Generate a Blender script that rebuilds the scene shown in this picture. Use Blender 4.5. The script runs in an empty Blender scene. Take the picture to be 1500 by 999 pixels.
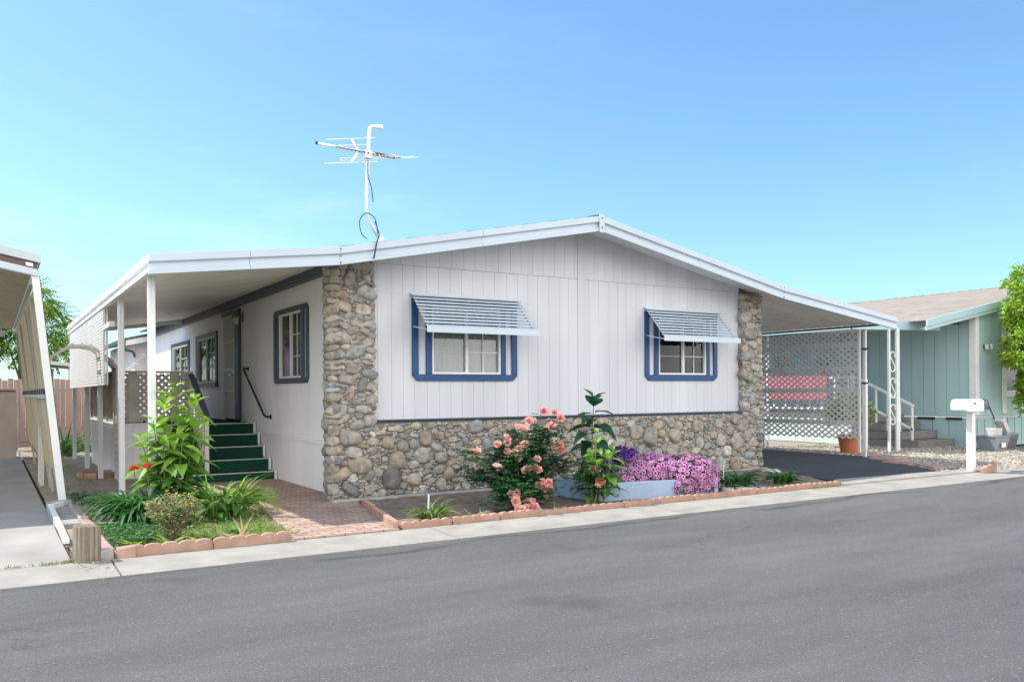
import bpy, bmesh, math, random
import numpy as np
from mathutils import Vector, Matrix, noise as mnoise
random.seed(7)
R = random.Random(11)
rad = math.radians
scene = bpy.context.scene
COL = scene.collection
pi = math.pi

# ------------------------------------------------------------------ materials
def _nodes(name):
    m = bpy.data.materials.new(name); m.use_nodes = True
    nt = m.node_tree
    return m, nt, nt.nodes['Principled BSDF']

def mat(name, col, rough=.6, var=.12, scale=4., detail=5., bump=0., bscale=60., metal=0., stretch=None, attr=False,
        spec=.5, sub_col=None, transl=0., dirt=0., dirtcol=(.2,.18,.15), dscale=1.5):
    """colour with two octaves of noise in world space; attr=True multiplies by the vertex colour 'Col'"""
    m, nt, b = _nodes(name)
    N, L = nt.nodes, nt.links
    geo = N.new('ShaderNodeNewGeometry')
    mp = N.new('ShaderNodeMapping'); L.new(geo.outputs['Position'], mp.inputs['Vector'])
    if stretch: mp.inputs['Scale'].default_value = stretch
    n = N.new('ShaderNodeTexNoise'); n.inputs['Scale'].default_value = scale; n.inputs['Detail'].default_value = detail
    L.new(mp.outputs['Vector'], n.inputs['Vector'])
    r = N.new('ShaderNodeMapRange'); r.inputs['From Min'].default_value = .3; r.inputs['From Max'].default_value = .7
    r.inputs['To Min'].default_value = 1-var; r.inputs['To Max'].default_value = 1+var
    L.new(n.outputs['Fac'], r.inputs['Value'])
    mul = N.new('ShaderNodeMix'); mul.data_type = 'RGBA'; mul.blend_type = 'MULTIPLY'; mul.inputs['Factor'].default_value = 1
    mul.inputs[6].default_value = (*col, 1)
    if attr:
        a = N.new('ShaderNodeAttribute'); a.attribute_name = 'Col'; L.new(a.outputs['Color'], mul.inputs[6])
    L.new(r.outputs['Result'], mul.inputs[7])
    out = mul.outputs[2]
    if dirt > 0:
        n2 = N.new('ShaderNodeTexNoise'); n2.inputs['Scale'].default_value = dscale; n2.inputs['Detail'].default_value = 8
        n2.inputs['Roughness'].default_value = .65
        L.new(mp.outputs['Vector'], n2.inputs['Vector'])
        r2 = N.new('ShaderNodeMapRange'); r2.inputs['From Min'].default_value = .48; r2.inputs['From Max'].default_value = .72
        r2.inputs['To Min'].default_value = 0; r2.inputs['To Max'].default_value = dirt
        L.new(n2.outputs['Fac'], r2.inputs['Value'])
        mx = N.new('ShaderNodeMix'); mx.data_type = 'RGBA'
        L.new(r2.outputs['Result'], mx.inputs['Factor']); L.new(out, mx.inputs[6]); mx.inputs[7].default_value = (*dirtcol, 1)
        out = mx.outputs[2]
    L.new(out, b.inputs['Base Color'])
    b.inputs['Roughness'].default_value = rough; b.inputs['Metallic'].default_value = metal
    b.inputs['Specular IOR Level'].default_value = spec
    if bump > 0:
        nb = N.new('ShaderNodeTexNoise'); nb.inputs['Scale'].default_value = bscale; nb.inputs['Detail'].default_value = 4
        L.new(mp.outputs['Vector'], nb.inputs['Vector'])
        bp = N.new('ShaderNodeBump'); bp.inputs['Strength'].default_value = bump; bp.inputs['Distance'].default_value = .01
        L.new(nb.outputs['Fac'], bp.inputs['Height']); L.new(bp.outputs['Normal'], b.inputs['Normal'])
    if transl > 0:
        t = N.new('ShaderNodeBsdfTranslucent'); L.new(out, t.inputs['Color'])
        ms = N.new('ShaderNodeMixShader'); ms.inputs[0].default_value = transl
        o = N['Material Output']
        L.new(b.outputs[0], ms.inputs[1]); L.new(t.outputs[0], ms.inputs[2]); L.new(ms.outputs[0], o.inputs['Surface'])
    return m

def glass_mat(name, tint=(.9,.93,.95)):
    m, nt, b = _nodes(name); N, L = nt.nodes, nt.links
    N.remove(b)
    tr = N.new('ShaderNodeBsdfTransparent'); tr.inputs[0].default_value = (*tint, 1)
    gl = N.new('ShaderNodeBsdfGlossy'); gl.inputs['Roughness'].default_value = .02
    fr = N.new('ShaderNodeFresnel'); fr.inputs['IOR'].default_value = 1.6
    ms = N.new('ShaderNodeMixShader')
    L.new(fr.outputs[0], ms.inputs[0]); L.new(tr.outputs[0], ms.inputs[1]); L.new(gl.outputs[0], ms.inputs[2])
    L.new(ms.outputs[0], N['Material Output'].inputs['Surface'])
    return m

def asphalt_mat(name, base, seed=0., light=(.27,.265,.255)):
    m, nt, b = _nodes(name); N, L = nt.nodes, nt.links
    geo = N.new('ShaderNodeNewGeometry'); pos = geo.outputs['Position']
    def noise_(sc, det=4, st=None, rough=.5, off=0):
        mp = N.new('ShaderNodeMapping'); L.new(pos, mp.inputs['Vector']); mp.inputs['Location'].default_value = (off+seed, off*2, 0)
        if st: mp.inputs['Scale'].default_value = st
        n = N.new('ShaderNodeTexNoise'); n.inputs['Scale'].default_value = sc; n.inputs['Detail'].default_value = det; n.inputs['Roughness'].default_value = rough
        L.new(mp.outputs[0], n.inputs['Vector']); return n.outputs['Fac']
    def rng(x, a, c, d, e):
        r = N.new('ShaderNodeMapRange'); L.new(x, r.inputs[0])
        for k, v in zip((1,2,3,4), (a,c,d,e)): r.inputs[k].default_value = v
        return r.outputs[0]
    def mul(x, y):
        q = N.new('ShaderNodeMath'); q.operation = 'MULTIPLY'; L.new(x, q.inputs[0])
        if isinstance(y, (int,float)): q.inputs[1].default_value = y
        else: L.new(y, q.inputs[1])
        return q.outputs[0]
    big = rng(noise_(.55, 5, (.35,1.3,1), .6), .3, .7, .82, 1.2)
    mid = rng(noise_(2.4, 6, (.35,1.6,1), .65, 3), .3, .7, .88, 1.13)
    fine = rng(noise_(85, 4, None, .75, 5), .3, .7, .5, 1.5)
    v = N.new('ShaderNodeTexVoronoi'); v.inputs['Scale'].default_value = 95; L.new(pos, v.inputs['Vector'])
    sp = rng(v.outputs['Color'], .78, .95, 0, 1)
    f = mul(mul(big, mid), fine)
    c = N.new('ShaderNodeMix'); c.data_type = 'RGBA'; c.blend_type = 'MULTIPLY'; c.inputs['Factor'].default_value = 1
    c.inputs[6].default_value = (*base, 1); L.new(f, c.inputs[7])
    c2 = N.new('ShaderNodeMix'); c2.data_type = 'RGBA'; L.new(mul(sp, .55), c2.inputs['Factor']); L.new(c.outputs[2], c2.inputs[6]); c2.inputs[7].default_value = (*light, 1)
    # cracks: a few warped cell edges, only in patches
    wn = N.new('ShaderNodeTexNoise'); wn.inputs['Scale'].default_value = 1.6; wn.inputs['Detail'].default_value = 6; L.new(pos, wn.inputs['Vector'])
    ad = N.new('ShaderNodeVectorMath'); ad.operation = 'MULTIPLY_ADD'; L.new(wn.outputs['Color'], ad.inputs[0]); ad.inputs[1].default_value = (1.1,1.1,0); L.new(pos, ad.inputs[2])
    ve = N.new('ShaderNodeTexVoronoi'); ve.feature = 'DISTANCE_TO_EDGE'; ve.inputs['Scale'].default_value = .38; L.new(ad.outputs[0], ve.inputs['Vector'])
    crack = rng(ve.outputs['Distance'], .0, .006, 1, 0)
    patch = rng(noise_(.3, 3, None, .5, 9), .52, .66, 0, .5)
    c3 = N.new('ShaderNodeMix'); c3.data_type = 'RGBA'; L.new(mul(crack, patch), c3.inputs['Factor']); L.new(c2.outputs[2], c3.inputs[6]); c3.inputs[7].default_value = (.02,.02,.02,1)
    L.new(c3.outputs[2], b.inputs['Base Color'])
    # tar-dark wandering seam and grit along the gutter edge
    sy = N.new('ShaderNodeSeparateXYZ'); L.new(pos, sy.inputs[0])
    wob = rng(noise_(.5, 4, None, .5, 21), .3, .7, -.22, .22)
    ya = N.new('ShaderNodeMath'); ya.operation = 'ADD'; L.new(sy.outputs['Y'], ya.inputs[0]); L.new(wob, ya.inputs[1])
    seam = mul(rng(ya.outputs[0], -3.34, -3.28, 0, 1), rng(ya.outputs[0], -3.24, -3.18, 1, 0))
    seam = mul(seam, rng(noise_(.45, 4, None, .6, 33), .42, .55, 0, .6))
    oil = rng(noise_(.9, 3, None, .5, 41), .66, .76, 0, .45)
    for fac, col in ((seam, (.035,.035,.037,1)), (oil, (.055,.054,.053,1))):
        cx = N.new('ShaderNodeMix'); cx.data_type = 'RGBA'; L.new(fac, cx.inputs['Factor']); L.new(c3.outputs[2], cx.inputs[6]); cx.inputs[7].default_value = col; c3 = cx
    L.new(c3.outputs[2], b.inputs['Base Color'])
    b.inputs['Roughness'].default_value = .85; b.inputs['Specular IOR Level'].default_value = .3
    bp = N.new('ShaderNodeBump'); bp.inputs['Strength'].default_value = .55; bp.inputs['Distance'].default_value = .006
    L.new(mul(fine, 1.), bp.inputs['Height']); L.new(bp.outputs[0], b.inputs['Normal'])
    return m

def brick_mat(name):
    m, nt, b = _nodes(name); N, L = nt.nodes, nt.links
    geo = N.new('ShaderNodeNewGeometry')
    wn = N.new('ShaderNodeTexNoise'); wn.inputs['Scale'].default_value = 6; L.new(geo.outputs['Position'], wn.inputs['Vector'])
    ad = N.new('ShaderNodeVectorMath'); ad.operation = 'MULTIPLY_ADD'; L.new(wn.outputs['Color'], ad.inputs[0]); ad.inputs[1].default_value = (.008,.008,0); L.new(geo.outputs['Position'], ad.inputs[2])
    t = N.new('ShaderNodeTexBrick'); L.new(ad.outputs[0], t.inputs['Vector'])
    t.inputs['Scale'].default_value = 1; t.inputs['Brick Width'].default_value = .205; t.inputs['Row Height'].default_value = .105
    t.inputs['Mortar Size'].default_value = .007; t.inputs['Mortar Smooth'].default_value = .5; t.inputs['Bias'].default_value = 0
    t.inputs['Color1'].default_value = (.36,.235,.185,1); t.inputs['Color2'].default_value = (.48,.345,.265,1); t.inputs['Mortar'].default_value = (.11,.075,.07,1)
    n = N.new('ShaderNodeTexNoise'); n.inputs['Scale'].default_value = 2.2; n.inputs['Detail'].default_value = 8; n.inputs['Roughness'].default_value = .65
    L.new(geo.outputs['Position'], n.inputs['Vector'])
    r = N.new('ShaderNodeMapRange'); L.new(n.outputs['Fac'], r.inputs[0]); r.inputs[1].default_value=.3; r.inputs[2].default_value=.7; r.inputs[3].default_value=.72; r.inputs[4].default_value=1.2
    c = N.new('ShaderNodeMix'); c.data_type='RGBA'; c.blend_type='MULTIPLY'; c.inputs['Factor'].default_value=1
    L.new(t.outputs['Color'], c.inputs[6]); L.new(r.outputs[0], c.inputs[7]); L.new(c.outputs[2], b.inputs['Base Color'])
    bp = N.new('ShaderNodeBump'); bp.inputs['Strength'].default_value=.7; bp.inputs['Distance'].default_value=.008; bp.invert=True
    L.new(t.outputs['Fac'], bp.inputs['Height']); L.new(bp.outputs[0], b.inputs['Normal'])
    b.inputs['Roughness'].default_value=.85
    return m

def shingle_mat(name, c1, c2, sc=1.):
    m, nt, b = _nodes(name); N, L = nt.nodes, nt.links
    tc = N.new('ShaderNodeNewGeometry')
    sep = N.new('ShaderNodeSeparateXYZ'); L.new(tc.outputs['Position'], sep.inputs[0])
    cb = N.new('ShaderNodeCombineXYZ'); L.new(sep.outputs['Y'], cb.inputs[0]); L.new(sep.outputs['X'], cb.inputs[1])
    t = N.new('ShaderNodeTexBrick'); L.new(cb.outputs[0], t.inputs['Vector'])
    t.inputs['Brick Width'].default_value=.33*sc; t.inputs['Row Height'].default_value=.14*sc; t.inputs['Mortar Size'].default_value=.008; t.inputs['Scale'].default_value=1
    t.inputs['Color1'].default_value=(*c1,1); t.inputs['Color2'].default_value=(*c2,1); t.inputs['Mortar'].default_value=(*[x*.55 for x in c1],1)
    n = N.new('ShaderNodeTexNoise'); n.inputs['Scale'].default_value=60; n.inputs['Detail'].default_value=4; L.new(tc.outputs['Position'], n.inputs['Vector'])
    r = N.new('ShaderNodeMapRange'); L.new(n.outputs['Fac'], r.inputs[0]); r.inputs[1].default_value=.3; r.inputs[2].default_value=.7; r.inputs[3].default_value=.8; r.inputs[4].default_value=1.2
    c = N.new('ShaderNodeMix'); c.data_type='RGBA'; c.blend_type='MULTIPLY'; c.inputs['Factor'].default_value=1
    L.new(t.outputs['Color'], c.inputs[6]); L.new(r.outputs[0], c.inputs[7]); L.new(c.outputs[2], b.inputs['Base Color'])
    b.inputs['Roughness'].default_value=.9
    return m

M = {}
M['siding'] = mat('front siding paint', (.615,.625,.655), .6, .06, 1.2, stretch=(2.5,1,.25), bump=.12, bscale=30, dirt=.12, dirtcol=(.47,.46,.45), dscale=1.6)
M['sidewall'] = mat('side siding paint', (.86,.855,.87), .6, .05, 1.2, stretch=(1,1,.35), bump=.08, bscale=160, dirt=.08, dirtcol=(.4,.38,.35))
M['fascia'] = mat('fascia enamel', (.55,.63,.70), .4, .04, 1.5, dirt=.06, dirtcol=(.4,.42,.43), dscale=3)
M['white_metal'] = mat('white enamel metal', (.80,.81,.80), .4, .05, 2., dirt=.10, dirtcol=(.42,.39,.33), dscale=4)
M['pan'] = mat('aluminium roof pan', (.86,.84,.75), .45, .05, 1.3, stretch=(.3,2,1), dirt=.12, dirtcol=(.36,.33,.26), dscale=2)
M['roof'] = shingle_mat('dark composition shingle', (.12,.115,.11), (.18,.17,.16))
M['shingle_tan'] = shingle_mat('tan composition shingle', (.25,.21,.17), (.35,.30,.245))
M['blue'] = mat('blue trim paint', (.006,.06,.19), .45, .08, 3, bump=.05, bscale=120)
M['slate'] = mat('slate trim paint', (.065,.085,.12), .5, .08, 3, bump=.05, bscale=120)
M['mortar'] = mat('mortar', (.24,.22,.19), .95, .18, 9, bump=.6, bscale=70)
M['stone'] = mat('river rock', (.4,.37,.32), .7, .34, 14, 9, bump=.5, bscale=60, attr=True, dirt=.35, dirtcol=(.30,.275,.235), dscale=10, spec=.3)
M['concrete'] = mat('concrete', (.32,.30,.265), .9, .16, 3.2, 9, bump=.4, bscale=110, dirt=.55, dirtcol=(.22,.205,.18), dscale=1.7)
M['conc_drive'] = mat('driveway concrete', (.33,.31,.28), .9, .18, 1.4, 8, bump=.3, bscale=140, dirt=.45, dirtcol=(.24,.235,.23), dscale=.8)
M['footing'] = mat('footing concrete', (.36,.35,.34), .95, .14, 5, 6, bump=.4, bscale=80)
M['soil'] = mat('bed soil', (.20,.16,.125), 1., .35, 7, 8, bump=1., bscale=30, dirt=.3, dirtcol=(.25,.20,.15), dscale=4)
M['dirt'] = mat('yard dirt', (.33,.265,.20), 1., .22, 3, 8, bump=.8, bscale=30, dirt=.35, dirtcol=(.15,.125,.08), dscale=1.5)
M['field'] = mat('far ground', (.22,.20,.14), 1., .25, .4, 6)
M['asphalt'] = asphalt_mat('old road asphalt', (.112,.109,.106))
M['asphalt_dark'] = asphalt_mat('sealed driveway asphalt', (.062,.070,.080), 4., (.10,.10,.10))
M['brick'] = brick_mat('stamped brick')
M['terracotta'] = mat('terracotta edging', (.41,.245,.18), .85, .2, 7, 6, bump=.4, bscale=90, dirt=.3, dirtcol=(.42,.33,.26), dscale=5)
M['carpet'] = mat('green outdoor carpet', (.015,.066,.042), 1., .2, 90, 3, bump=.6, bscale=300, spec=.1)
M['nosing'] = mat('aluminium nosing', (.55,.58,.54), .4, .1, 5, metal=.1)
M['lattice_old'] = mat('weathered lattice', (.50,.465,.41), .85, .18, 6, stretch=(1,1,.5), dirt=.3, dirtcol=(.2,.18,.16), dscale=5)
M['lattice_grey'] = mat('grey lattice', (.72,.74,.76), .7, .08, 4)
M['old_white'] = mat('flaking white paint', (.66,.63,.57), .75, .1, 9, stretch=(1,1,.4), bump=.4, bscale=60, dirt=.6, dirtcol=(.33,.27,.2), dscale=9)
M['curtain'] = mat('pale curtain', (.55,.52,.46), .9, .1, 3, stretch=(14,14,.2))
M['curtain_d'] = mat('grey curtain', (.62,.60,.56), .9, .10, 3, stretch=(14,14,.2))
M['dark'] = mat('dark interior', (.03,.03,.032), .9, .1)
M['black'] = mat('black iron', (.022,.024,.03), .45, .1, 8)
M['cable'] = mat('black cable', (.02,.02,.025), .5, .1)
M['alu'] = mat('weathered aluminium', (.62,.63,.63), .35, .12, 10, metal=.55)
M['brass'] = mat('aged brass', (.30,.23,.13), .4, .2, 20, metal=.7)
M['wood_post'] = mat('weathered post wood', (.29,.245,.175), .9, .55, 3.2, 8, stretch=(14,14,.7), bump=1., bscale=40)
M['fence'] = mat('redwood fence', (.36,.25,.21), .9, .2, 4, 7, stretch=(2,2,.3), bump=.3, bscale=40)
M['planter'] = mat('pale blue planter paint', (.34,.45,.60), .6, .06, 4, bump=.1, bscale=80, dirt=.1, dirtcol=(.35,.36,.36), dscale=5)
M['leaf'] = mat('leaf', (.1,.2,.05), .5, .18, 18, attr=True, transl=.34, spec=.4)
M['petal'] = mat('petal', (.8,.4,.4), .7, .08, 30, attr=True, transl=.3, spec=.2)
M['stem'] = mat('green stem', (.14,.19,.06), .7, .2, 20)
M['twig'] = mat('brown twig', (.16,.11,.07), .9, .2, 20)
M['bark'] = mat('bark', (.20,.16,.12), .95, .25, 8, bump=.5, bscale=30)
M['gravel'] = mat('pebble', (.4,.36,.3), .8, .15, 20, attr=True)
M['gravel_base'] = mat('gravel bed', (.31,.27,.22), 1., .3, 25, 6, bump=1., bscale=60)
M['paver'] = mat('pink paver', (.42,.27,.23), .9, .15, 6, bump=.3, bscale=90)
M['pinkconc'] = mat('pinkish walk concrete', (.50,.38,.32), .9, .12, 4, bump=.3, bscale=90)
M['teal'] = mat('sage siding paint', (.40,.57,.56), .6, .06, 1.5, stretch=(1,1,.3), bump=.08, bscale=140)
M['teal_d'] = mat('sage skirting paint', (.36,.53,.53), .65, .08, 1.5, stretch=(1,1,.3))
M['teal_f'] = mat('sage fascia paint', (.40,.56,.58), .5, .05, 2)
M['mint'] = mat('mint skirting paint', (.62,.72,.66), .6, .06, 3)
M['pink'] = mat('pink cloth', (.72,.16,.20), .85, .08, 5)
M['step_wood'] = mat('grey step paint', (.22,.205,.19), .85, .15, 6)
M['white_paint'] = mat('white paint', (.80,.80,.78), .55, .05, 5, dirt=.12, dirtcol=(.5,.47,.42), dscale=6)
M['mailbox'] = mat('white mailbox enamel', (.82,.82,.81), .35, .03, 5)
M['mailbox_dk'] = mat('dull grey mailbox metal', (.16,.16,.17), .45, .4, 14, metal=.5)
M['bin'] = mat('grey tub plastic', (.22,.25,.26), .6, .12, 6)
M['panel_tan'] = mat('tan screen panel', (.44,.335,.17), .6, .12, 3, stretch=(3,3,.3), dirt=.25, dirtcol=(.28,.23,.15), dscale=4)
M['panel_grey'] = mat('grey screen panel', (.34,.335,.29), .6, .1, 3, stretch=(3,3,.3))
M['brown'] = mat('brown fascia', (.14,.085,.075), .6, .1, 4)
M['grey_fascia'] = mat('grey fascia metal', (.52,.57,.58), .45, .06, 2)
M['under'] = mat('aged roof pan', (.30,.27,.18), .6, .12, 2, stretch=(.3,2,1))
M['cabinet'] = mat('beige cabinet', (.42,.34,.29), .7, .06, 3)
M['purple'] = mat('lilac wall', (.52,.40,.52), .7, .06, 3)
M['pot'] = mat('terracotta pot', (.50,.16,.07), .8, .12, 8)
M['glass'] = glass_mat('window glass')
M['pinkwall'] = mat('pale rear siding', (.74,.70,.71), .6, .05, 2)
M['lens'] = mat('lamp glass', (.75,.70,.55), .2, .05)
M['rockw'] = mat('pale rock', (.52,.50,.47), .85, .2, 14, 6, bump=.4, bscale=60)
M['dry'] = mat('dry leaf', (.42,.33,.20), .9, .2, 20)
M['splash'] = mat('splash block concrete', (.34,.32,.29), .95, .2, 6, 7, bump=.5, bscale=70)

# ------------------------------------------------------------------ mesh builder
WL = {}
class MB:
    def __init__(s): s.v=[]; s.f=[]; s.m=[]; s.c=[]; s.cur=0; s.col=(1,1,1)
    def add(s, vs, fs, mi=None, col=None):
        b=len(s.v); s.v.extend([tuple(p) for p in vs]); mi=s.cur if mi is None else mi
        c=col or s.col; s.c.extend([c]*len(vs))
        for f in fs: s.f.append(tuple(b+i for i in f)); s.m.append(mi)
    def box(s,x0,x1,y0,y1,z0,z1,mi=None):
        s.add([(x0,y0,z0),(x1,y0,z0),(x1,y1,z0),(x0,y1,z0),(x0,y0,z1),(x1,y0,z1),(x1,y1,z1),(x0,y1,z1)],
              [(0,3,2,1),(4,5,6,7),(0,1,5,4),(1,2,6,5),(2,3,7,6),(3,0,4,7)],mi)
    def hexa(s,p,mi=None):   # 8 points, bottom 4 then top 4
        s.add(p,[(0,3,2,1),(4,5,6,7),(0,1,5,4),(1,2,6,5),(2,3,7,6),(3,0,4,7)],mi)
    def beam(s,a,b,w,h,up=(0,0,1),mi=None):
        a=Vector(a);b=Vector(b);d=(b-a).normalized();up=Vector(up)
        x=d.cross(up)
        if x.length<1e-4: x=d.cross(Vector((1,0,0)))
        x.normalize();y=x.cross(d).normalized();x*=w/2;y*=h/2
        s.hexa([a-x-y,a+x-y,a+x+y,a-x+y,b-x-y,b+x-y,b+x+y,b-x+y],mi)
    def prism(s,poly,d0,d1,P,mi=None):
        n=len(poly);vs=[P(a,z,d0) for a,z in poly]+[P(a,z,d1) for a,z in poly]
        s.add(vs,[tuple(range(n)),tuple(range(2*n-1,n-1,-1))]+[(i,(i+1)%n,n+(i+1)%n,n+i) for i in range(n)],mi)
    def tube(s,pts,r,n=8,mi=None,cap=True):
        pts=[Vector(p) for p in pts];k=len(pts);rs=r if isinstance(r,(list,tuple)) else [r]*k
        vs=[];ref=None
        for i,p in enumerate(pts):
            d=(pts[min(i+1,k-1)]-pts[max(i-1,0)]).normalized()
            if ref is None:
                ref=d.cross(Vector((0,0,1)))
                if ref.length<.05: ref=d.cross(Vector((1,0,0)))
            x=(ref-d*ref.dot(d)).normalized();ref=x;y=d.cross(x)
            for j in range(n):
                t=2*pi*j/n;vs.append(p+(x*math.cos(t)+y*math.sin(t))*rs[i])
        fs=[(i*n+j,i*n+(j+1)%n,(i+1)*n+(j+1)%n,(i+1)*n+j) for i in range(k-1) for j in range(n)]
        if cap: fs+=[tuple(range(n-1,-1,-1)),tuple(range((k-1)*n,k*n))]
        s.add(vs,fs,mi)
    def lathe(s,prof,c,n=16,mi=None):
        vs=[(c[0]+r*math.cos(2*pi*j/n),c[1]+r*math.sin(2*pi*j/n),c[2]+z) for r,z in prof for j in range(n)]
        k=len(prof)
        s.add(vs,[(i*n+j,i*n+(j+1)%n,(i+1)*n+(j+1)%n,(i+1)*n+j) for i in range(k-1) for j in range(n)]+[tuple(range(n-1,-1,-1)),tuple(range((k-1)*n,k*n))],mi)
    def sheet(s,poly,z,mi=None):
        s.add([(x,y,z) for x,y in poly],[tuple(range(len(poly)))],mi)
    def build(s,name,mats,parent=None,loc=None,smooth=False,bevel=0,fix=True):
        if not isinstance(mats,(list,tuple)): mats=[mats]
        if loc is None: loc=WL[parent] if parent else (0,0,0)
        me=bpy.data.meshes.new(name)
        V=np.array(s.v,dtype=np.float64).reshape(-1,3)-np.array(loc)
        me.from_pydata(V.tolist(),[],s.f)
        for m in mats: me.materials.append(m)
        me.polygons.foreach_set('material_index',s.m)
        if smooth: me.polygons.foreach_set('use_smooth',[True]*len(s.f))
        if any(c!=(1,1,1) for c in s.c):
            ca=me.color_attributes.new('Col','FLOAT_COLOR','POINT')
            ca.data.foreach_set('color',np.array([(c[0],c[1],c[2],1.) for c in s.c],dtype=np.float32).ravel())
        if fix:
            bm=bmesh.new();bm.from_mesh(me);bmesh.ops.recalc_face_normals(bm,faces=bm.faces);bm.to_mesh(me);bm.free()
        o=bpy.data.objects.new(name,me);COL.objects.link(o)
        WL[o]=tuple(loc)
        if parent is not None:
            o.parent=parent;pl=WL[parent];o.location=(loc[0]-pl[0],loc[1]-pl[1],loc[2]-pl[2])
        else: o.location=loc
        if bevel:
            b=o.modifiers.new('bevel','BEVEL');b.width=bevel;b.segments=2;b.limit_method='ANGLE';b.angle_limit=rad(40)
        return o

def tag(o,label=None,cat=None,group=None,kind=None):
    if label: o['label']=label
    if cat: o['category']=cat
    if group: o['group']=group
    if kind: o['kind']=kind
    return o
def thing(name,loc,label,cat,group=None):
    o=bpy.data.objects.new(name,None);COL.objects.link(o);o.location=loc;WL[o]=tuple(loc);o.empty_display_size=.2
    return tag(o,label,cat,group)
def struct(o,kind='structure'): o['kind']=kind; return o
def copy_tree(o,parent=None):
    c=o.copy();COL.objects.link(c)
    if parent is not None: c.parent=parent
    for ch in list(o.children): copy_tree(ch,c)
    return c
SUN_E=3.3; SKY_S=.14; SKY_AIR=1.; SKY_DUST=1.; SKY_OZ=2.; SKY_TINT=(.69,.91,1.02); FILL_AND_WISP=11.4; EXPO=.80  # cloud level sets the added fill bank and the faint wisps
# ================================================================== SETTING
def sheet_obj(name, poly, z, m):
    b=MB(); b.sheet(poly,z); o=b.build(name,m,fix=False)
    if o.data.polygons[0].normal.z<0: o.data.flip_normals()
    return struct(o)
def slab(name, poly, z0, z1, m, bevel=.006):
    b=MB(); b.prism(poly,z0,z1,lambda a,z,d:(a,z,d)); return struct(b.build(name,m,bevel=bevel))
def gridded(name, poly, z, m, step, amp, seed=0):
    """uneven ground sheet: a grid over the polygon's box, clipped roughly by the polygon via bmesh bisect"""
    bm=bmesh.new()
    xs=[p[0] for p in poly]; ys=[p[1] for p in poly]
    nx=max(1,int((max(xs)-min(xs))/step)); ny=max(1,int((max(ys)-min(ys))/step))
    g=[[bm.verts.new((min(xs)+(max(xs)-min(xs))*i/nx,min(ys)+(max(ys)-min(ys))*j/ny,0)) for j in range(ny+1)] for i in range(nx+1)]
    for i in range(nx):
        for j in range(ny): bm.faces.new((g[i][j],g[i+1][j],g[i+1][j+1],g[i][j+1]))
    n=len(poly)
    area=sum(poly[i][0]*poly[(i+1)%n][1]-poly[(i+1)%n][0]*poly[i][1] for i in range(n))
    for i in range(n):
        a=Vector((*poly[i],0)); c=Vector((*poly[(i+1)%n],0)); d=c-a
        no=Vector((d.y,-d.x,0))*(1 if area>0 else -1)
        bmesh.ops.bisect_plane(bm,geom=bm.verts[:]+bm.edges[:]+bm.faces[:],plane_co=a,plane_no=no,clear_outer=True)
    for v in bm.verts:
        v.co.z=z+amp*mnoise.fractal(Vector((v.co.x*2.2+seed,v.co.y*2.2,0)),1.,2.,3)+amp*.5*mnoise.noise(Vector((v.co.x*9,v.co.y*9,seed)))
    for f in bm.faces: f.smooth=True
    me=bpy.data.meshes.new(name);bm.to_mesh(me);bm.free();me.materials.append(m)
    o=bpy.data.objects.new(name,me);COL.objects.link(o);return struct(o)

sheet_obj('ground',[(-400,-400),(400,-400),(400,400),(-400,400)],-.06,M['field'])
sheet_obj('road',[(-120,-12.5),(120,-12.5),(120,-3.05),(-120,-3.05)],-.012,M['asphalt'])
# concrete gutter strip with tooled joints
b=MB(); x=-60.2
while x<70:
    b.prism([(-3.14,-.03),(-3.14,-.006),(-2.80,-.002),(-2.46,.012),(-2.46,-.03)],x,x+3.005,lambda a,z,d:(d,a,z)); x+=3.02
struct(b.build('gutter',M['concrete']))
gridded('yard',[(-3.08,-2.44),(.25,-2.44),(.25,18),(-3.08,18)],-.004,M['dirt'],.12,.022,3)
b=MB()
for y0,y1 in ((-2.44,-.02),(0,4.0),(4.02,8.0),(8.02,14)): b.prism([(-12,y0),(-3.12,y0),(-3.12,y1),(-12,y1)],-.05,.012,lambda a,z,d:(a,z,d))
struct(b.build('driveway_concrete',M['conc_drive'],bevel=.008))
b=MB(); b.prism([(-1.22,-2.445),(-.14,-2.445),(.16,-.9),(.3,-.1),(.3,3.4),(-1.3,3.4),(-.8,.6)],-.04,.028,lambda a,z,d:(a,z,d))
struct(b.build('brick_walk',M['brick'],bevel=.006))
gridded('planting_soil',[(-.17,-2.42),(6.97,-2.40),(8.0,-.35),(8.0,.05),(.385,.05)],.026,M['soil'],.07,.03,9)
slab('asphalt_drive',[(7.4,-1.93),(10.05,-2.1),(11.95,.75),(12.2,14),(8.02,14),(8.02,-.2)],-.05,.016,M['asphalt_dark'])
b=MB(); b.prism([(6.98,-2.455),(7.4,-1.94),(10.1,-2.1),(10.75,-2.455)],-.04,.034,lambda a,z,d:(a,z,d)); struct(b.build('drive_apron',M['concrete'],bevel=.012))
slab('gravel_bed',[(10.08,-2.1),(10.8,-2.46),(12.3,-2.46),(15.0,-1.2),(16.55,-.1),(16.55,8),(12.22,8),(11.98,.75)],-.05,.004,M['gravel_base'],0)
slab('garden_walk',[(12.3,-2.46),(24,-2.46),(24,-.9),(17,-.45),(15.2,-1.1)],-.05,.016,M['pinkconc'])
b=MB()
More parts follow.
